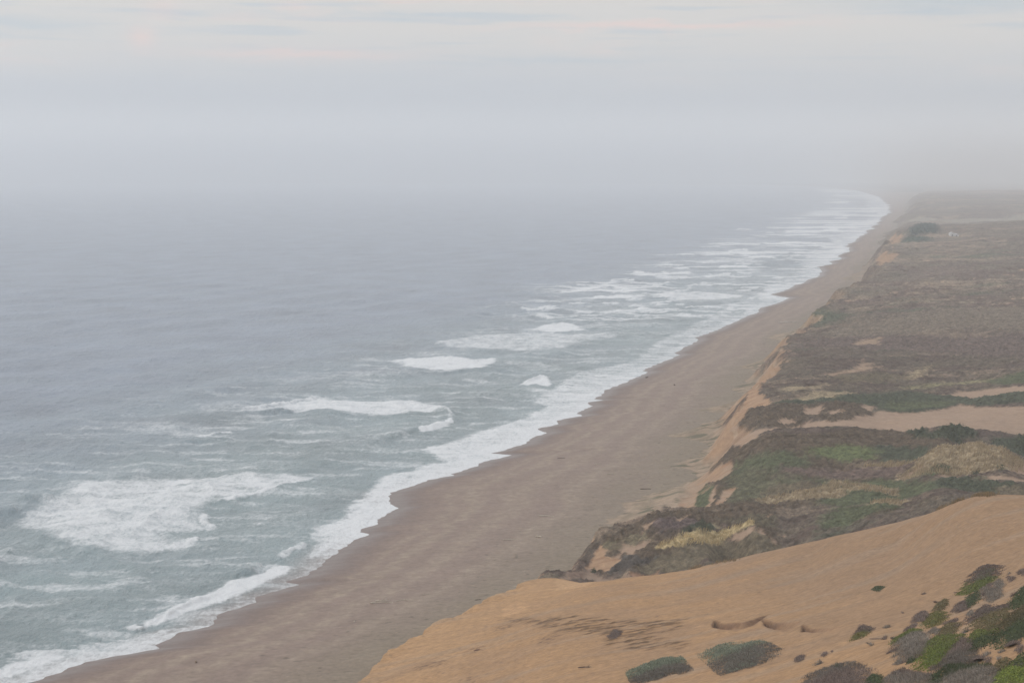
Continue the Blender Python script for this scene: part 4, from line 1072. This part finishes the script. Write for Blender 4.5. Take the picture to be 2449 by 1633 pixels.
z2 = (2049, 1333, .1913); z3 = (1449, 1433, .2551)
BUSH = [
    ('shrub', 'large olive green shrub with a brown right side, highest on the sand slope', [(1290, 455), (1400, 340), (1480, 200), (1600, 105), (1780, 130), (1700, 290), (1560, 400), (1450, 455)], z2, 'green', .75, ('purple', (1, .4))),
    ('shrub', 'small dark green shrub just below the big olive green one', [(1360, 570), (1400, 500), (1500, 450), (1535, 500), (1440, 600), (1370, 635)], z2, 'dark', .5, None),
    ('shrub', 'grey brown dry shrub leaning on the left of a dark green shrub', [(1200, 660), (1290, 575), (1360, 560), (1370, 640), (1270, 672)], z2, 'purple', .35, None),
    ('shrub', 'grey leafless scrub clump right under the large olive green shrub', [(1575, 400), (1720, 420), (1805, 440), (1780, 490), (1700, 535), (1600, 480)], z2, 'grey', .4, None),
    ('shrub', 'thin dry scrub between the olive shrub and the two smallest tufts', [(1715, 335), (1770, 300), (1835, 370), (1780, 422), (1725, 380)], z2, 'grey', .3, None),
    ('shrub', 'tiny dry tuft alone on bare sand right of the olive shrub', [(1875, 270), (1980, 285), (1925, 325)], z2, 'purple', .25, None),
    ('shrub', 'little brown tuft touching the lower edge of the olive shrub', [(1615, 350), (1695, 338), (1665, 402)], z2, 'purple', .25, None),
    ('shrub', 'dry tuft cut by the right edge of the photo, topmost there', [(2025, 195), (2091, 170), (2160, 190), (2130, 240), (2030, 232)], z2, 'purple', .35, None),
    ('shrub', 'dark green shrub at the right edge, upper of the two big ones', [(1960, 570), (2010, 470), (2091, 350), (2200, 330), (2240, 560), (2091, 640), (2000, 650), (1960, 625)], z2, 'dark', .9, None),
    ('shrub', 'biggest dark green shrub at the right edge, long and sloping down left', [(2200, 600), (2040, 680), (1900, 790), (1830, 870), (1800, 950), (1770, 1010), (1790, 1110), (1860, 1140), (1990, 1060), (2091, 1010), (2200, 960)], z2, 'dark', 1.0, ('brown', (0, 1))),
    ('shrub', 'brownish green shrub with two pointed tops in the middle of the patch', [(1450, 780), (1500, 700), (1560, 620), (1600, 590), (1640, 680), (1720, 650), (1830, 590), (1840, 750), (1790, 870), (1750, 930), (1650, 1000), (1520, 900), (1500, 820)], z2, 'brown', .8, ('purple', (-.4, 1))),
    ('shrub', 'green shrub joined below the two pointed brown one', [(1395, 1060), (1500, 930), (1650, 995), (1750, 940), (1740, 1090), (1620, 1110), (1520, 1190), (1410, 1225), (1400, 1130)], z2, 'green', .8, ('dark', (0, -1))),
    ('shrub', 'small upright green shrub, left of the grey brown leaning one', [(975, 655), (1030, 570), (1100, 515), (1125, 600), (1070, 665), (990, 682)], z2, 'brown', .5, None),
    ('shrub', 'small yellowish olive shrub directly under a small upright green shrub', [(855, 800), (910, 720), (1000, 680), (1090, 690), (1100, 750), (1000, 845), (900, 865)], z2, 'olive', .5, None),
    ('shrub', 'grey brown dry shrub left of the yellowish olive one', [(695, 800), (770, 718), (830, 690), (885, 740), (820, 790), (760, 795)], z2, 'purple', .35, None),
    ('shrub', 'thin slanting streak of dry scrub on the left border of the patch', [(585, 922), (650, 865), (745, 825), (705, 885), (620, 915)], z2, 'purple', .25, None),
    ('shrub', 'green topped shrub above a round grey bush', [(445, 1105), (500, 1020), (620, 930), (700, 895), (805, 905), (750, 965), (600, 1035), (500, 1095)], z2, 'green', .6, None),
    ('shrub', 'round grey leafless bush under the green topped shrub', [(520, 1110), (600, 1030), (750, 955), (820, 1000), (900, 1080), (850, 1140), (800, 1230), (700, 1290), (600, 1240), (540, 1190)], z2, 'grey', .7, None),
    ('shrub', 'small dark sage tuft at the foot of the round grey bush', [(625, 1335), (660, 1265), (745, 1260), (705, 1325)], z2, 'dark', .3, None),
    ('shrub', 'brown green shrub above the brightest round green one', [(1025, 990), (1070, 890), (1170, 838), (1275, 850), (1220, 950), (1160, 1015), (1080, 1015)], z2, 'brown', .6, None),
    ('shrub', 'grey scrub clump touching the left of a brown green shrub', [(905, 942), (960, 895), (1035, 930), (1000, 975)], z2, 'grey', .35, None),
    ('shrub', 'large rounded bright green shrub low in the middle of the patch', [(805, 1270), (860, 1130), (960, 1030), (1080, 1008), (1160, 1020), (1290, 1020), (1290, 1070), (1180, 1180), (1100, 1290), (1020, 1390), (900, 1418), (820, 1410)], z2, 'green', .95, ('bright', (-.8, -.3))),
    ('shrub', 'wide greyish purple dry bush right of the large rounded green shrub', [(1010, 1400), (1100, 1290), (1200, 1180), (1290, 1085), (1395, 1100), (1440, 1230), (1450, 1345), (1300, 1375), (1150, 1425)], z2, 'purple', .75, ('grey', (0, -1))),
    ('shrub', 'small grey tuft on sand left of the rounded green shrub', [(465, 1345), (515, 1285), (570, 1310), (520, 1345)], z2, 'grey', .25, None),
    ('shrub', 'dark round shrub cut by the bottom edge, left of the others there', [(105, 1600), (150, 1500), (210, 1462), (300, 1510), (320, 1600)], z2, 'dark', .6, None),
    ('shrub', 'grey brown bush along the bottom edge under bare sand', [(365, 1600), (400, 1500), (550, 1428), (620, 1480), (740, 1490), (880, 1498), (905, 1600)], z2, 'grey', .65, ('purple', (1, 0))),
    ('shrub', 'dark green shrub at the bottom edge between two grey bushes', [(925, 1600), (920, 1520), (1020, 1468), (1100, 1600)], z2, 'dark', .6, None),
    ('shrub', 'broad grey bush with a dark green crest at the bottom edge', [(1020, 1470), (1150, 1420), (1300, 1370), (1480, 1370), (1620, 1348), (1700, 1400), (1700, 1620), (1080, 1620)], z2, 'grey', .8, ('dark', (.7, 1))),
    ('shrub', 'green brown shrub with a pointed tip above the yellow green one', [(1690, 1385), (1780, 1280), (1890, 1245), (1905, 1300), (1830, 1390), (1740, 1402)], z2, 'brown', .6, None),
    ('shrub', 'yellow green shrub in the bottom right corner', [(1695, 1620), (1720, 1450), (1830, 1390), (1950, 1368), (2160, 1390), (2200, 1620)], z2, 'bright', .8, None),
    ('shrub', 'dark green shrub at the right edge above the yellow green corner shrub', [(1880, 1370), (1950, 1280), (2040, 1220), (2180, 1160), (2200, 1390), (1960, 1370)], z2, 'dark', .8, ('green', (0, -1))),
    ('shrub', 'small dry dark clump on sand right of the wide purple bush', [(1595, 1290), (1690, 1258), (1640, 1322)], z2, 'purple', .3, None),
    ('shrub', 'tiny dry tuft beside the pointed green brown shrub', [(1735, 1272), (1790, 1238), (1802, 1272)], z2, 'grey', .25, None),
    ('shrub', 'flat dry clump near the right edge on the sand gap, lower of two', [(1975, 1152), (2060, 1108), (2088, 1130), (2040, 1182)], z2, 'purple', .3, None),
    ('shrub', 'flat dry clump near the right edge on the sand gap, upper of two', [(1995, 1092), (2050, 1068), (2042, 1102)], z2, 'purple', .25, None),
    ('shrub', 'grey tuft left of the two pointed brown shrub', [(1380, 702), (1430, 648), (1445, 700), (1400, 732)], z2, 'grey', .25, None),
    ('shrub', 'tiny green sprig in the sand bay of the patch', [(1345, 932), (1400, 938), (1370, 955)], z2, 'dark', .2, None),
    ('shrub', 'low straggling dry scrub strip above a small dark clump', [(1530, 1285), (1620, 1213), (1672, 1213), (1600, 1252)], z2, 'grey', .25, None),
    ('shrub', 'small brown tuft between the pointed brown shrub and the big dark one', [(1838, 742), (1900, 708), (1892, 782), (1850, 762)], z2, 'brown', .3, None),
    ('shrub', 'low dry sprigs along the sand above the brown green shrub', [(1085, 825), (1180, 800), (1240, 760), (1250, 800), (1160, 840)], z2, 'purple', .2, None),
    ('shrub', 'left sage green bush of the pair alone on the sand', [(225, 705), (300, 650), (430, 600), (560, 562), (680, 562), (740, 610), (765, 640), (740, 680), (600, 690), (500, 745), (380, 775), (260, 772)], z3, 'sage', .75, ('grey', (.3, -1))),
    ('shrub', 'right sage green bush of the pair alone on the sand, longer', [(952, 522), (1020, 460), (1100, 432), (1200, 460), (1340, 430), (1400, 412), (1565, 450), (1540, 510), (1450, 590), (1300, 640), (1100, 685), (1030, 640), (1008, 590), (1050, 530), (980, 538)], z3, 'sage', .8, ('grey', (.3, -1))),
    ('shrub', 'wide purplish grey dry bush at the bottom edge right of the sage pair', [(780, 1230), (820, 1170), (900, 1105), (1010, 1078), (1060, 1058), (1180, 1055), (1225, 1110), (1215, 1230)], r1, 'purple', .7, ('grey', (.2, .6))),
    ('shrub', 'little green tuft growing on top of the wide purplish bush', [(1008, 1085), (1030, 1058), (1066, 1058), (1060, 1085)], r1, 'dark', .35, None),
    ('shrub', 'olive and brown shrub by itself left of the shrub patch', [(1145, 885), (1170, 830), (1215, 788), (1288, 798), (1245, 840), (1180, 875)], r1, 'olive', .45, ('purple', (.7, .5))),
    ('shrub', 'tiny green plant far alone in the middle of the sand slope', [(1288, 522), (1310, 500), (1368, 502), (1330, 532)], r1, 'dark', .3, None),
    ('shrub', 'tiny dry tuft below the lone olive and brown shrub', [(1350, 862), (1385, 845), (1380, 870)], r1, 'purple', .2, None),
    ('shrub', 'small dead bush with a trailing twig right of the sage pair', [(740, 1015), (770, 995), (805, 988), (790, 1025), (755, 1035)], r1, 'purple', .25, None),
    ('shrub', 'small dark dead tuft beside the dead bush with a trailing twig', [(928, 992), (945, 970), (968, 972), (950, 1002)], r1, 'purple', .3, None),
    ('shrub', 'dark flattened shrub on the layered sandstone ledge', [(1780, 850), (1820, 815), (1875, 820), (1850, 850), (1800, 865)], (849, 1233, .3401), 'purple', .35, None),
]
for i, (nm, lab, pts, org, kd, H_, k2) in enumerate(BUSH):
    ft = [hit(u, v, 90, 340) for u, v in Z_(pts, *org)]
    plant(nm, lab, 'shrub', ft, kd, H_ * 1.0, 'shrubs on the foreground dune', kinds2=k2, seed=i * 7 + 1)

def bz(X, Y): return bluff_base(X, Y)[0]


# tiny sprigs scattered between the shrubs: a few built, the rest copied with their parts
_r = random.Random(4)
protos = []
for i, (u, v, kd) in enumerate([(2210, 1420, 'purple'), (2300, 1450, 'grey'), (2180, 1560, 'purple')]):
    x, y = hit(u, v, 90, 340); sz = .32 + .1 * i
    ft = [(x + sz * math.cos(a) * _r.uniform(.6, 1.3), y + 1.6 * sz * math.sin(a) * _r.uniform(.6, 1.3)) for a in [k * math.pi / 3.5 for k in range(7)]]
    r = plant('dry_sprig', 'tiny dry sprig poking out of the sand in the gaps between the foreground shrubs', 'sprig', ft, kd, .25, 'dry sprigs in the sand gaps', seed=900 + i, lscale=.8)
    if r: protos.append(r)
SPR = [(2160, 1465), (2185, 1492), (2240, 1440), (2262, 1475), (2330, 1405), (2355, 1425), (2395, 1400), (2415, 1372), (2375, 1462), (2290, 1500), (2310, 1515), (2300, 1532), (2205, 1525), (2140, 1530), (2135, 1560), (2160, 1585),
       (2120, 1500), (2345, 1580), (2360, 1600), (2395, 1560), (2420, 1545), (2230, 1605), (2085, 1545), (2060, 1500), (1990, 1560), (1960, 1590), (2440, 1590), (2285, 1415), (2335, 1370), (2425, 1420)]
for i, (u, v) in enumerate(SPR):
    src = protos[i % len(protos)]
    x, y = hit(u, v, 90, 340)
    c = src.copy(); C.objects.link(c)
    c.location = (x, y, float(dune_z(np.array([x]), np.array([y]))[0])); c.rotation_euler = (0, 0, _r.uniform(0, 6.28)); k_ = _r.uniform(.55, 1.2); c.scale = (k_, k_, k_)
    for ch in src.children:
        d = ch.copy(); C.objects.link(d); d.parent = c
MIDB = [
    ('shrub', 'dark peaked shrub behind the yellow grass strip', [(1330, 695), (1440, 600), (1560, 535), (1700, 615), (1500, 665)], z8, 'tree', 1.2, (376, 430)),
    ('shrub', 'dark rounded thicket on the crest, beside the wide sand corridor', [(1700, 640), (1720, 590), (1800, 565), (1900, 555), (1990, 585), (2000, 625), (1850, 660)], r3, 'tree', 2.2, (470, 522)),
    ('shrub', 'dark low thicket on the crest left of the rounded one', [(1520, 610), (1600, 590), (1690, 605), (1690, 625), (1560, 630)], r3, 'tree', 1.4, (470, 522)),
    ('shrub', 'green shrub on the left flank of the pale grass hill', [(1690, 855), (1740, 812), (1845, 850), (1830, 890), (1700, 890)], r3, 'tree', 1.0, (415, 474)),
    ('shrub', 'green shrub low in the middle of the pale grass hill', [(1980, 880), (2040, 853), (2035, 912), (1985, 912)], r3, 'tree', 1.0, (415, 474)),
    ('shrub', 'green shrub on the right part of the pale grass hill', [(2140, 842), (2200, 818), (2235, 850), (2190, 882)], r3, 'tree', 1.0, (415, 474)),
    ('shrub', 'dark shrub behind the crest of the pale grass hill, left of two', [(2115, 668), (2150, 652), (2205, 660), (2200, 690), (2130, 690)], r3, 'tree', 1.2, (474, 540)),
    ('shrub', 'large dark green shrub behind the pale grass hill at the right edge', [(2250, 700), (2260, 650), (2352, 612), (2500, 600), (2500, 740), (2300, 735)], r3, 'tree', 1.8, (474, 540)),
    ('shrub', 'tiny dark bush standing on the wide sand corridor', [(2185, 625), (2195, 612), (2208, 625)], r3, 'tree', .9, (500, 620)),
    ('shrub', 'dark bush on the sand at the foot of the first bluff', [(300, 1110), (320, 1065), (360, 1070), (370, 1110)], z8, 'tree', .9, (380, 420)),
]
for i, (nm, lab, pts, org, kd, H_, yr) in enumerate(MIDB):
    ft = [hit(u, v, *yr) for u, v in Z_(pts, *org)]
    plant(nm, lab, 'shrub', ft, kd, H_, 'dark shrubs on the vegetated bluffs', gz=bz, seed=i * 5 + 301, lscale=1.0)


# ------------------------------------------------------------------ beach grass on the mounds
def build_grass():
    rs = np.random.RandomState(5)
    V, Cc = [], []
    for wv, c, h, fe, rg in PATG:
        if c not in (STRAW, YSTRAW): continue
        P_ = np.array(wv)
        if P_[:, 1].mean() > 480: continue
        mn, mx = P_.min(0), P_.max(0); ar = (mx - mn).prod()
        n = int(min(60000, ar * 9))
        q = rs.rand(n, 2) * (mx - mn) + mn
        s = poly_sd(q[:, 0], q[:, 1], wv) + 1.0 * fbm(q[:, 0] / 3, q[:, 1] / 3, 2, 9)
        dn = fbm(q[:, 0] / 2.5, q[:, 1] / 2.5, 3, 17)
        q = q[(s > 0) & (q[:, 0] < .34 * q[:, 1]) & (dn > -.25)]; n = len(q)
        if n < 3: continue
        g = bz(q[:, 0], q[:, 1]) + .3
        hgt = (.45 + .5 * rs.rand(n)) * (.8 + .8 * np.clip(fbm(q[:, 0] / 4, q[:, 1] / 4, 2, 19) + .3, 0, 1))
        a = rs.rand(n) * 6.28; wd = .05 + .05 * rs.rand(n)
        px, py = np.cos(a) * wd, np.sin(a) * wd
        lx, ly = .35 * hgt + .2 * rs.randn(n) * hgt, .15 * hgt + .25 * rs.randn(n) * hgt
        b0 = np.stack([q[:, 0] - px, q[:, 1] - py, g], 1); b1 = np.stack([q[:, 0] + px, q[:, 1] + py, g], 1)
        t1 = np.stack([q[:, 0] + lx + px * .3, q[:, 1] + ly + py * .3, g + hgt], 1); t0 = np.stack([q[:, 0] + lx - px * .3, q[:, 1] + ly - py * .3, g + hgt], 1)
        V.append(np.stack([b0, b1, t1, t0], 1).reshape(-1, 3))
        cc = np.array(c)[None] * (0.95 + .65 * rs.rand(n))[:, None] * (1 + .3 * fbm(q[:, 0] / 5, q[:, 1] / 5, 2, 23))[:, None]
        Cc.append(np.repeat(cc, 4, 0))
    # tufts hanging over the crest of the dune
    for (u0, v0, u1, v1, n) in ((2278, 1196, 2300, 1186, 90), (2330, 1182, 2372, 1183, 260), (2240, 1216, 2262, 1208, 40), (1655, 1356, 1672, 1352, 60), (1700, 1345, 1760, 1336, 60)):
        for i in range(n):
            t = rs.rand(); x, y = hit(u0 + (u1 - u0) * t, v0 + (v1 - v0) * t + 2.5 + 3 * rs.rand(), 200, 372)
            x += rs.randn() * .5; y += rs.randn() * .8; g = float(dune_z(np.array([x]), np.array([y]))[0]) - .05
            for j in range(5):
                hg = .25 + .6 * rs.rand(); a = rs.rand() * 6.28; px, py = .035 * math.cos(a), .035 * math.sin(a); lx, ly = .3 * rs.randn() * hg + .2 * hg, .4 * rs.randn() * hg
                V.append(np.array([(x - px, y - py, g), (x + px, y + py, g), (x + lx + px * .3, y + ly, g + hg), (x + lx - px * .3, y + ly, g + hg)]))
                Cc.append(np.repeat(np.array([[.30, .22, .12]]) * (.6 + .6 * rs.rand()), 4, 0))
    V = np.vstack(V); Cc = np.vstack(Cc)
    o = raw_mesh('dune_grass', V, np.arange(len(V)).reshape(-1, 4), GRASSM, Cc, smooth=False)
    tag(o, 'pale wind-bent beach grass on the mounds of the bluff', 'grass', kind='stuff')


build_grass()

# ------------------------------------------------------------------ driftwood and wrack
WOODM = surf_mat('driftwood', n_scale=6, n_amt=.2, bump=.4, bdist=.02, grain=30, spec=.15)


def driftwood(label, u, v, L, r, ang, col, cat='driftwood', z=3.0, name='driftwood', gy=None, branch=True, seed=0, group='driftwood strewn on the beach'):
    if gy: x, y = hit(u, v, *gy); z0 = float(dune_z(np.array([x]), np.array([y]))[0])
    else:
        x, y = at_z(u, v, z)
        z0 = float(beach_z(np.array([x]), np.array([y]))[0][0]); x, y = at_z(u, v, z0)
    rs = np.random.RandomState(seed)
    root = bpy.data.objects.new(name, None); C.objects.link(root)
    root.location = (float(x), float(y), z0); root.rotation_euler = (0, 0, ang); root.empty_display_size = .3
    tag(root, label, cat, group)
    def limb(nm, p0, p1, r0, r1, bend):
        n, k = 9, 8; V = []
        for i in range(n):
            t = i / (n - 1); c = np.array(p0) * (1 - t) + np.array(p1) * t + np.array([0, bend * math.sin(3.1 * t), .25 * abs(bend) * math.sin(2.2 * t)])
            rr = (r0 * (1 - t) + r1 * t) * (.85 + .3 * rs.rand()) * (0.55 if i in (0, n - 1) else 1)
            for j in range(k):
                a = j * 2 * math.pi / k
                V.append((c[0] + .08 * L * (rs.rand() - .5) * .2, c[1] + math.cos(a) * rr * (.9 + .2 * rs.rand()), c[2] + math.sin(a) * rr * (.9 + .2 * rs.rand())))
        F_ = [(i * k + j, i * k + (j + 1) % k, (i + 1) * k + (j + 1) % k, (i + 1) * k + j) for i in range(n - 1) for j in range(k)]
        for j in range(k // 2 - 1):
            F_.append((0, j + 1 + (j > 0) * 0, k - 1 - j, k - 1 - j)) if False else None
        F_ = F_ + [(0, 1, 2, 3), (0, 3, 4, 7), (4, 5, 6, 7)]
        e = (n - 1) * k; F_ += [(e + 3, e + 2, e + 1, e), (e + 7, e + 4, e + 3, e), (e + 7, e + 6, e + 5, e + 4)]
        cc = np.tile(np.array(col), (len(V), 1)) * (.85 + .3 * rs.rand(len(V)))[:, None]
        return raw_mesh(nm, np.array(V), np.array(F_), WOODM, cc, parent=root)
    limb('log', (-L / 2, 0, r * .75), (L / 2, 0, r * .6), r, r * .6, .07 * L)
    if branch: limb('branch', (L * .1, 0, r * .8), (L * .32, L * .22, r * 2.6), r * .45, r * .15, .03 * L)
    return root


PW = (.52, .45, .36); DW = (.13, .10, .08)
DR = [
    ('pale straight driftwood log, farther of the two side by side', 914, 1437, 3.2, .16, .15, PW), ('pale driftwood log, nearer of the two side by side', 912, 1442, 5.2, .17, .05, PW),
    ('thin pale stick in the drift line right of the two logs', 960, 1436, 3.0, .08, .35, PW), ('short pale stick at the right end of the drift line', 1020, 1421, 1.8, .08, .2, PW),
    ('pale driftwood log wedged against the foot of the dune', 1082, 1548, 3.4, .2, .8, PW), ('small pale stick on grey sand left of the orange dune corner', 1172, 1443, 1.6, .1, .1, PW),
    ('bright lump of driftwood alone in the middle of the beach', 1288, 1284, 1.8, .28, 2.6, PW), ('long pale log lying across the beach below the far bluff', 1306, 1235, 4.6, .18, -.3, PW),
    ('flat pale plank left of the bright lump', 1220, 1291, 4.0, .12, .05, PW), ('dark stub of wood near the water in the lower left', 469, 1582, 1.2, .22, 1.9, (.24, .18, .13)),
    ('short standing pale stick by the lower drift line', 848, 1486, .9, .12, 1.4, PW), ('scattered pale stick in the lower drift line', 735, 1508, 3.6, .06, .05, (.42, .36, .28)),
    ('white log lying high on the distant beach', 1890, 772, 16, .35, .1, (.6, .55, .48)), ('pale stick in the middle distance of the beach', 1461, 1134, 3.0, .12, .1, PW),
    ('pale thin stick farther up the beach', 1429, 1110, 2.4, .10, .0, PW), ('dark short log standing out near the surf edge', 1547, 903, 2.4, .3, .9, DW),
    ('small dark stub in the middle of the distant beach', 1613, 921, 1.6, .3, 1.2, DW), ('dark flat log on the beach in front of the sand fan', 1544, 1170, 3.4, .16, .05, DW),
    ('thin dark stick near the dune foot above the small pale stick', 1144, 1434, 1.4, .08, .2, DW), ('dark wrack covered stick at the drift line near the water', 1342, 1096, 3.0, .12, .3, DW),
]
for i, (lb, u, v, L, r, a, c) in enumerate(DR):
    driftwood(lb, u, v, L, r, a, c, branch=i % 2 == 0, seed=i)
driftwood('dark curved piece of wood lying on the orange sand near the bottom edge', 1400, 1597, 2.2, .10, .1, (.10, .07, .06), gy=(100, 330), seed=50, group='dark wood on the dune')
driftwood('dark reddish stick stuck in the sand rim above the beach', 1142, 1557, 1.4, .09, .5, (.16, .09, .07), gy=(100, 360), seed=51, branch=False, group='dark wood on the dune')
driftwood('twisted root lying on sand right of the olive and brown shrub', 2112, 1529, 3.0, .06, -.25, (.17, .12, .09), gy=(100, 300), seed=52, group='dark wood on the dune')


# ------------------------------------------------------------------ white sheds far off on the plateau
def shed(label, u, v, w_, d_, h_, seed):
    x, y = hit(u, v, 1500, 4500)
    z = float(bz(np.array([x]), np.array([y]))[0]) + .2
    m = surf_mat('white_boards', n_scale=.8, n_amt=.06, bump=.1, bdist=.02) if 'white_boards' not in bpy.data.materials else bpy.data.materials['white_boards']
    root = bpy.data.objects.new('shed', None); C.objects.link(root); root.location = (x, y, z)
    tag(root, label, 'shed', 'white sheds on the plateau')
    def box(nm, x0, x1, y0, y1, z0, z1, col, roof=False):
        co = [(a, b_, c) for c in (z0, z1) for b_ in (y0, y1) for a in (x0, x1)]
        f = [(0, 2, 3, 1), (4, 5, 7, 6), (0, 1, 5, 4), (2, 6, 7, 3), (0, 4, 6, 2), (1, 3, 7, 5)]
        if roof:
            xm = (x0 + x1) / 2
            co = [(x0, y0, z0), (x1, y0, z0), (x0, y1, z0), (x1, y1, z0), (xm - .01, y0, z1), (xm + .01, y0, z1), (xm - .01, y1, z1), (xm + .01, y1, z1)]
        return raw_mesh(nm, np.array(co, float), np.array(f), m, np.tile(np.array(col), (8, 1)), parent=root, smooth=False)
    box('wall', -w_ / 2, w_ / 2, -d_ / 2, d_ / 2, 0, h_, (.8, .8, .78))
    box('roof', -w_ / 2 - .4, w_ / 2 + .4, -d_ / 2 - .4, d_ / 2 + .4, h_ + .01, h_ + 1.4, (.62, .62, .62), True)
    box('door', -.6, .6, -d_ / 2 - .06, -d_ / 2 - .01, .02, 2.1, (.2, .2, .2))


shed('small white shed on the hazy plateau, left of the two', 2276, 566, 5.2, 5, 3.0, 1)
shed('small white shed on the hazy plateau, right of the two', 2287, 566, 4.4, 4, 2.4, 2)

# ------------------------------------------------------------------ air
def build_haze():
    x0, x1, y0, y1, z0, z1 = -46000, 46000, -3000, 62000, -45, 300
    co = np.array([(x, y, z) for z in (z0, z1) for y in (y0, y1) for x in (x0, x1)], float)
    f = np.array([(0, 2, 3, 1), (4, 5, 7, 6), (0, 1, 5, 4), (2, 6, 7, 3), (0, 4, 6, 2), (1, 3, 7, 5)])
    m, bb = mat('sea_haze')
    v = bb.n('ShaderNodeVolumePrincipled', inp={'Color': (0.965, 0.985, 1.0, 1), 'Density': 0.00022, 'Anisotropy': 0.0})
    bb.n('ShaderNodeOutputMaterial', inp={'Volume': v.outputs[0]})
    o = raw_mesh('haze', co, f, m, smooth=False)
    tag(o, 'pale sea haze that thickens towards the far coast', 'haze', kind='stuff')


build_haze()
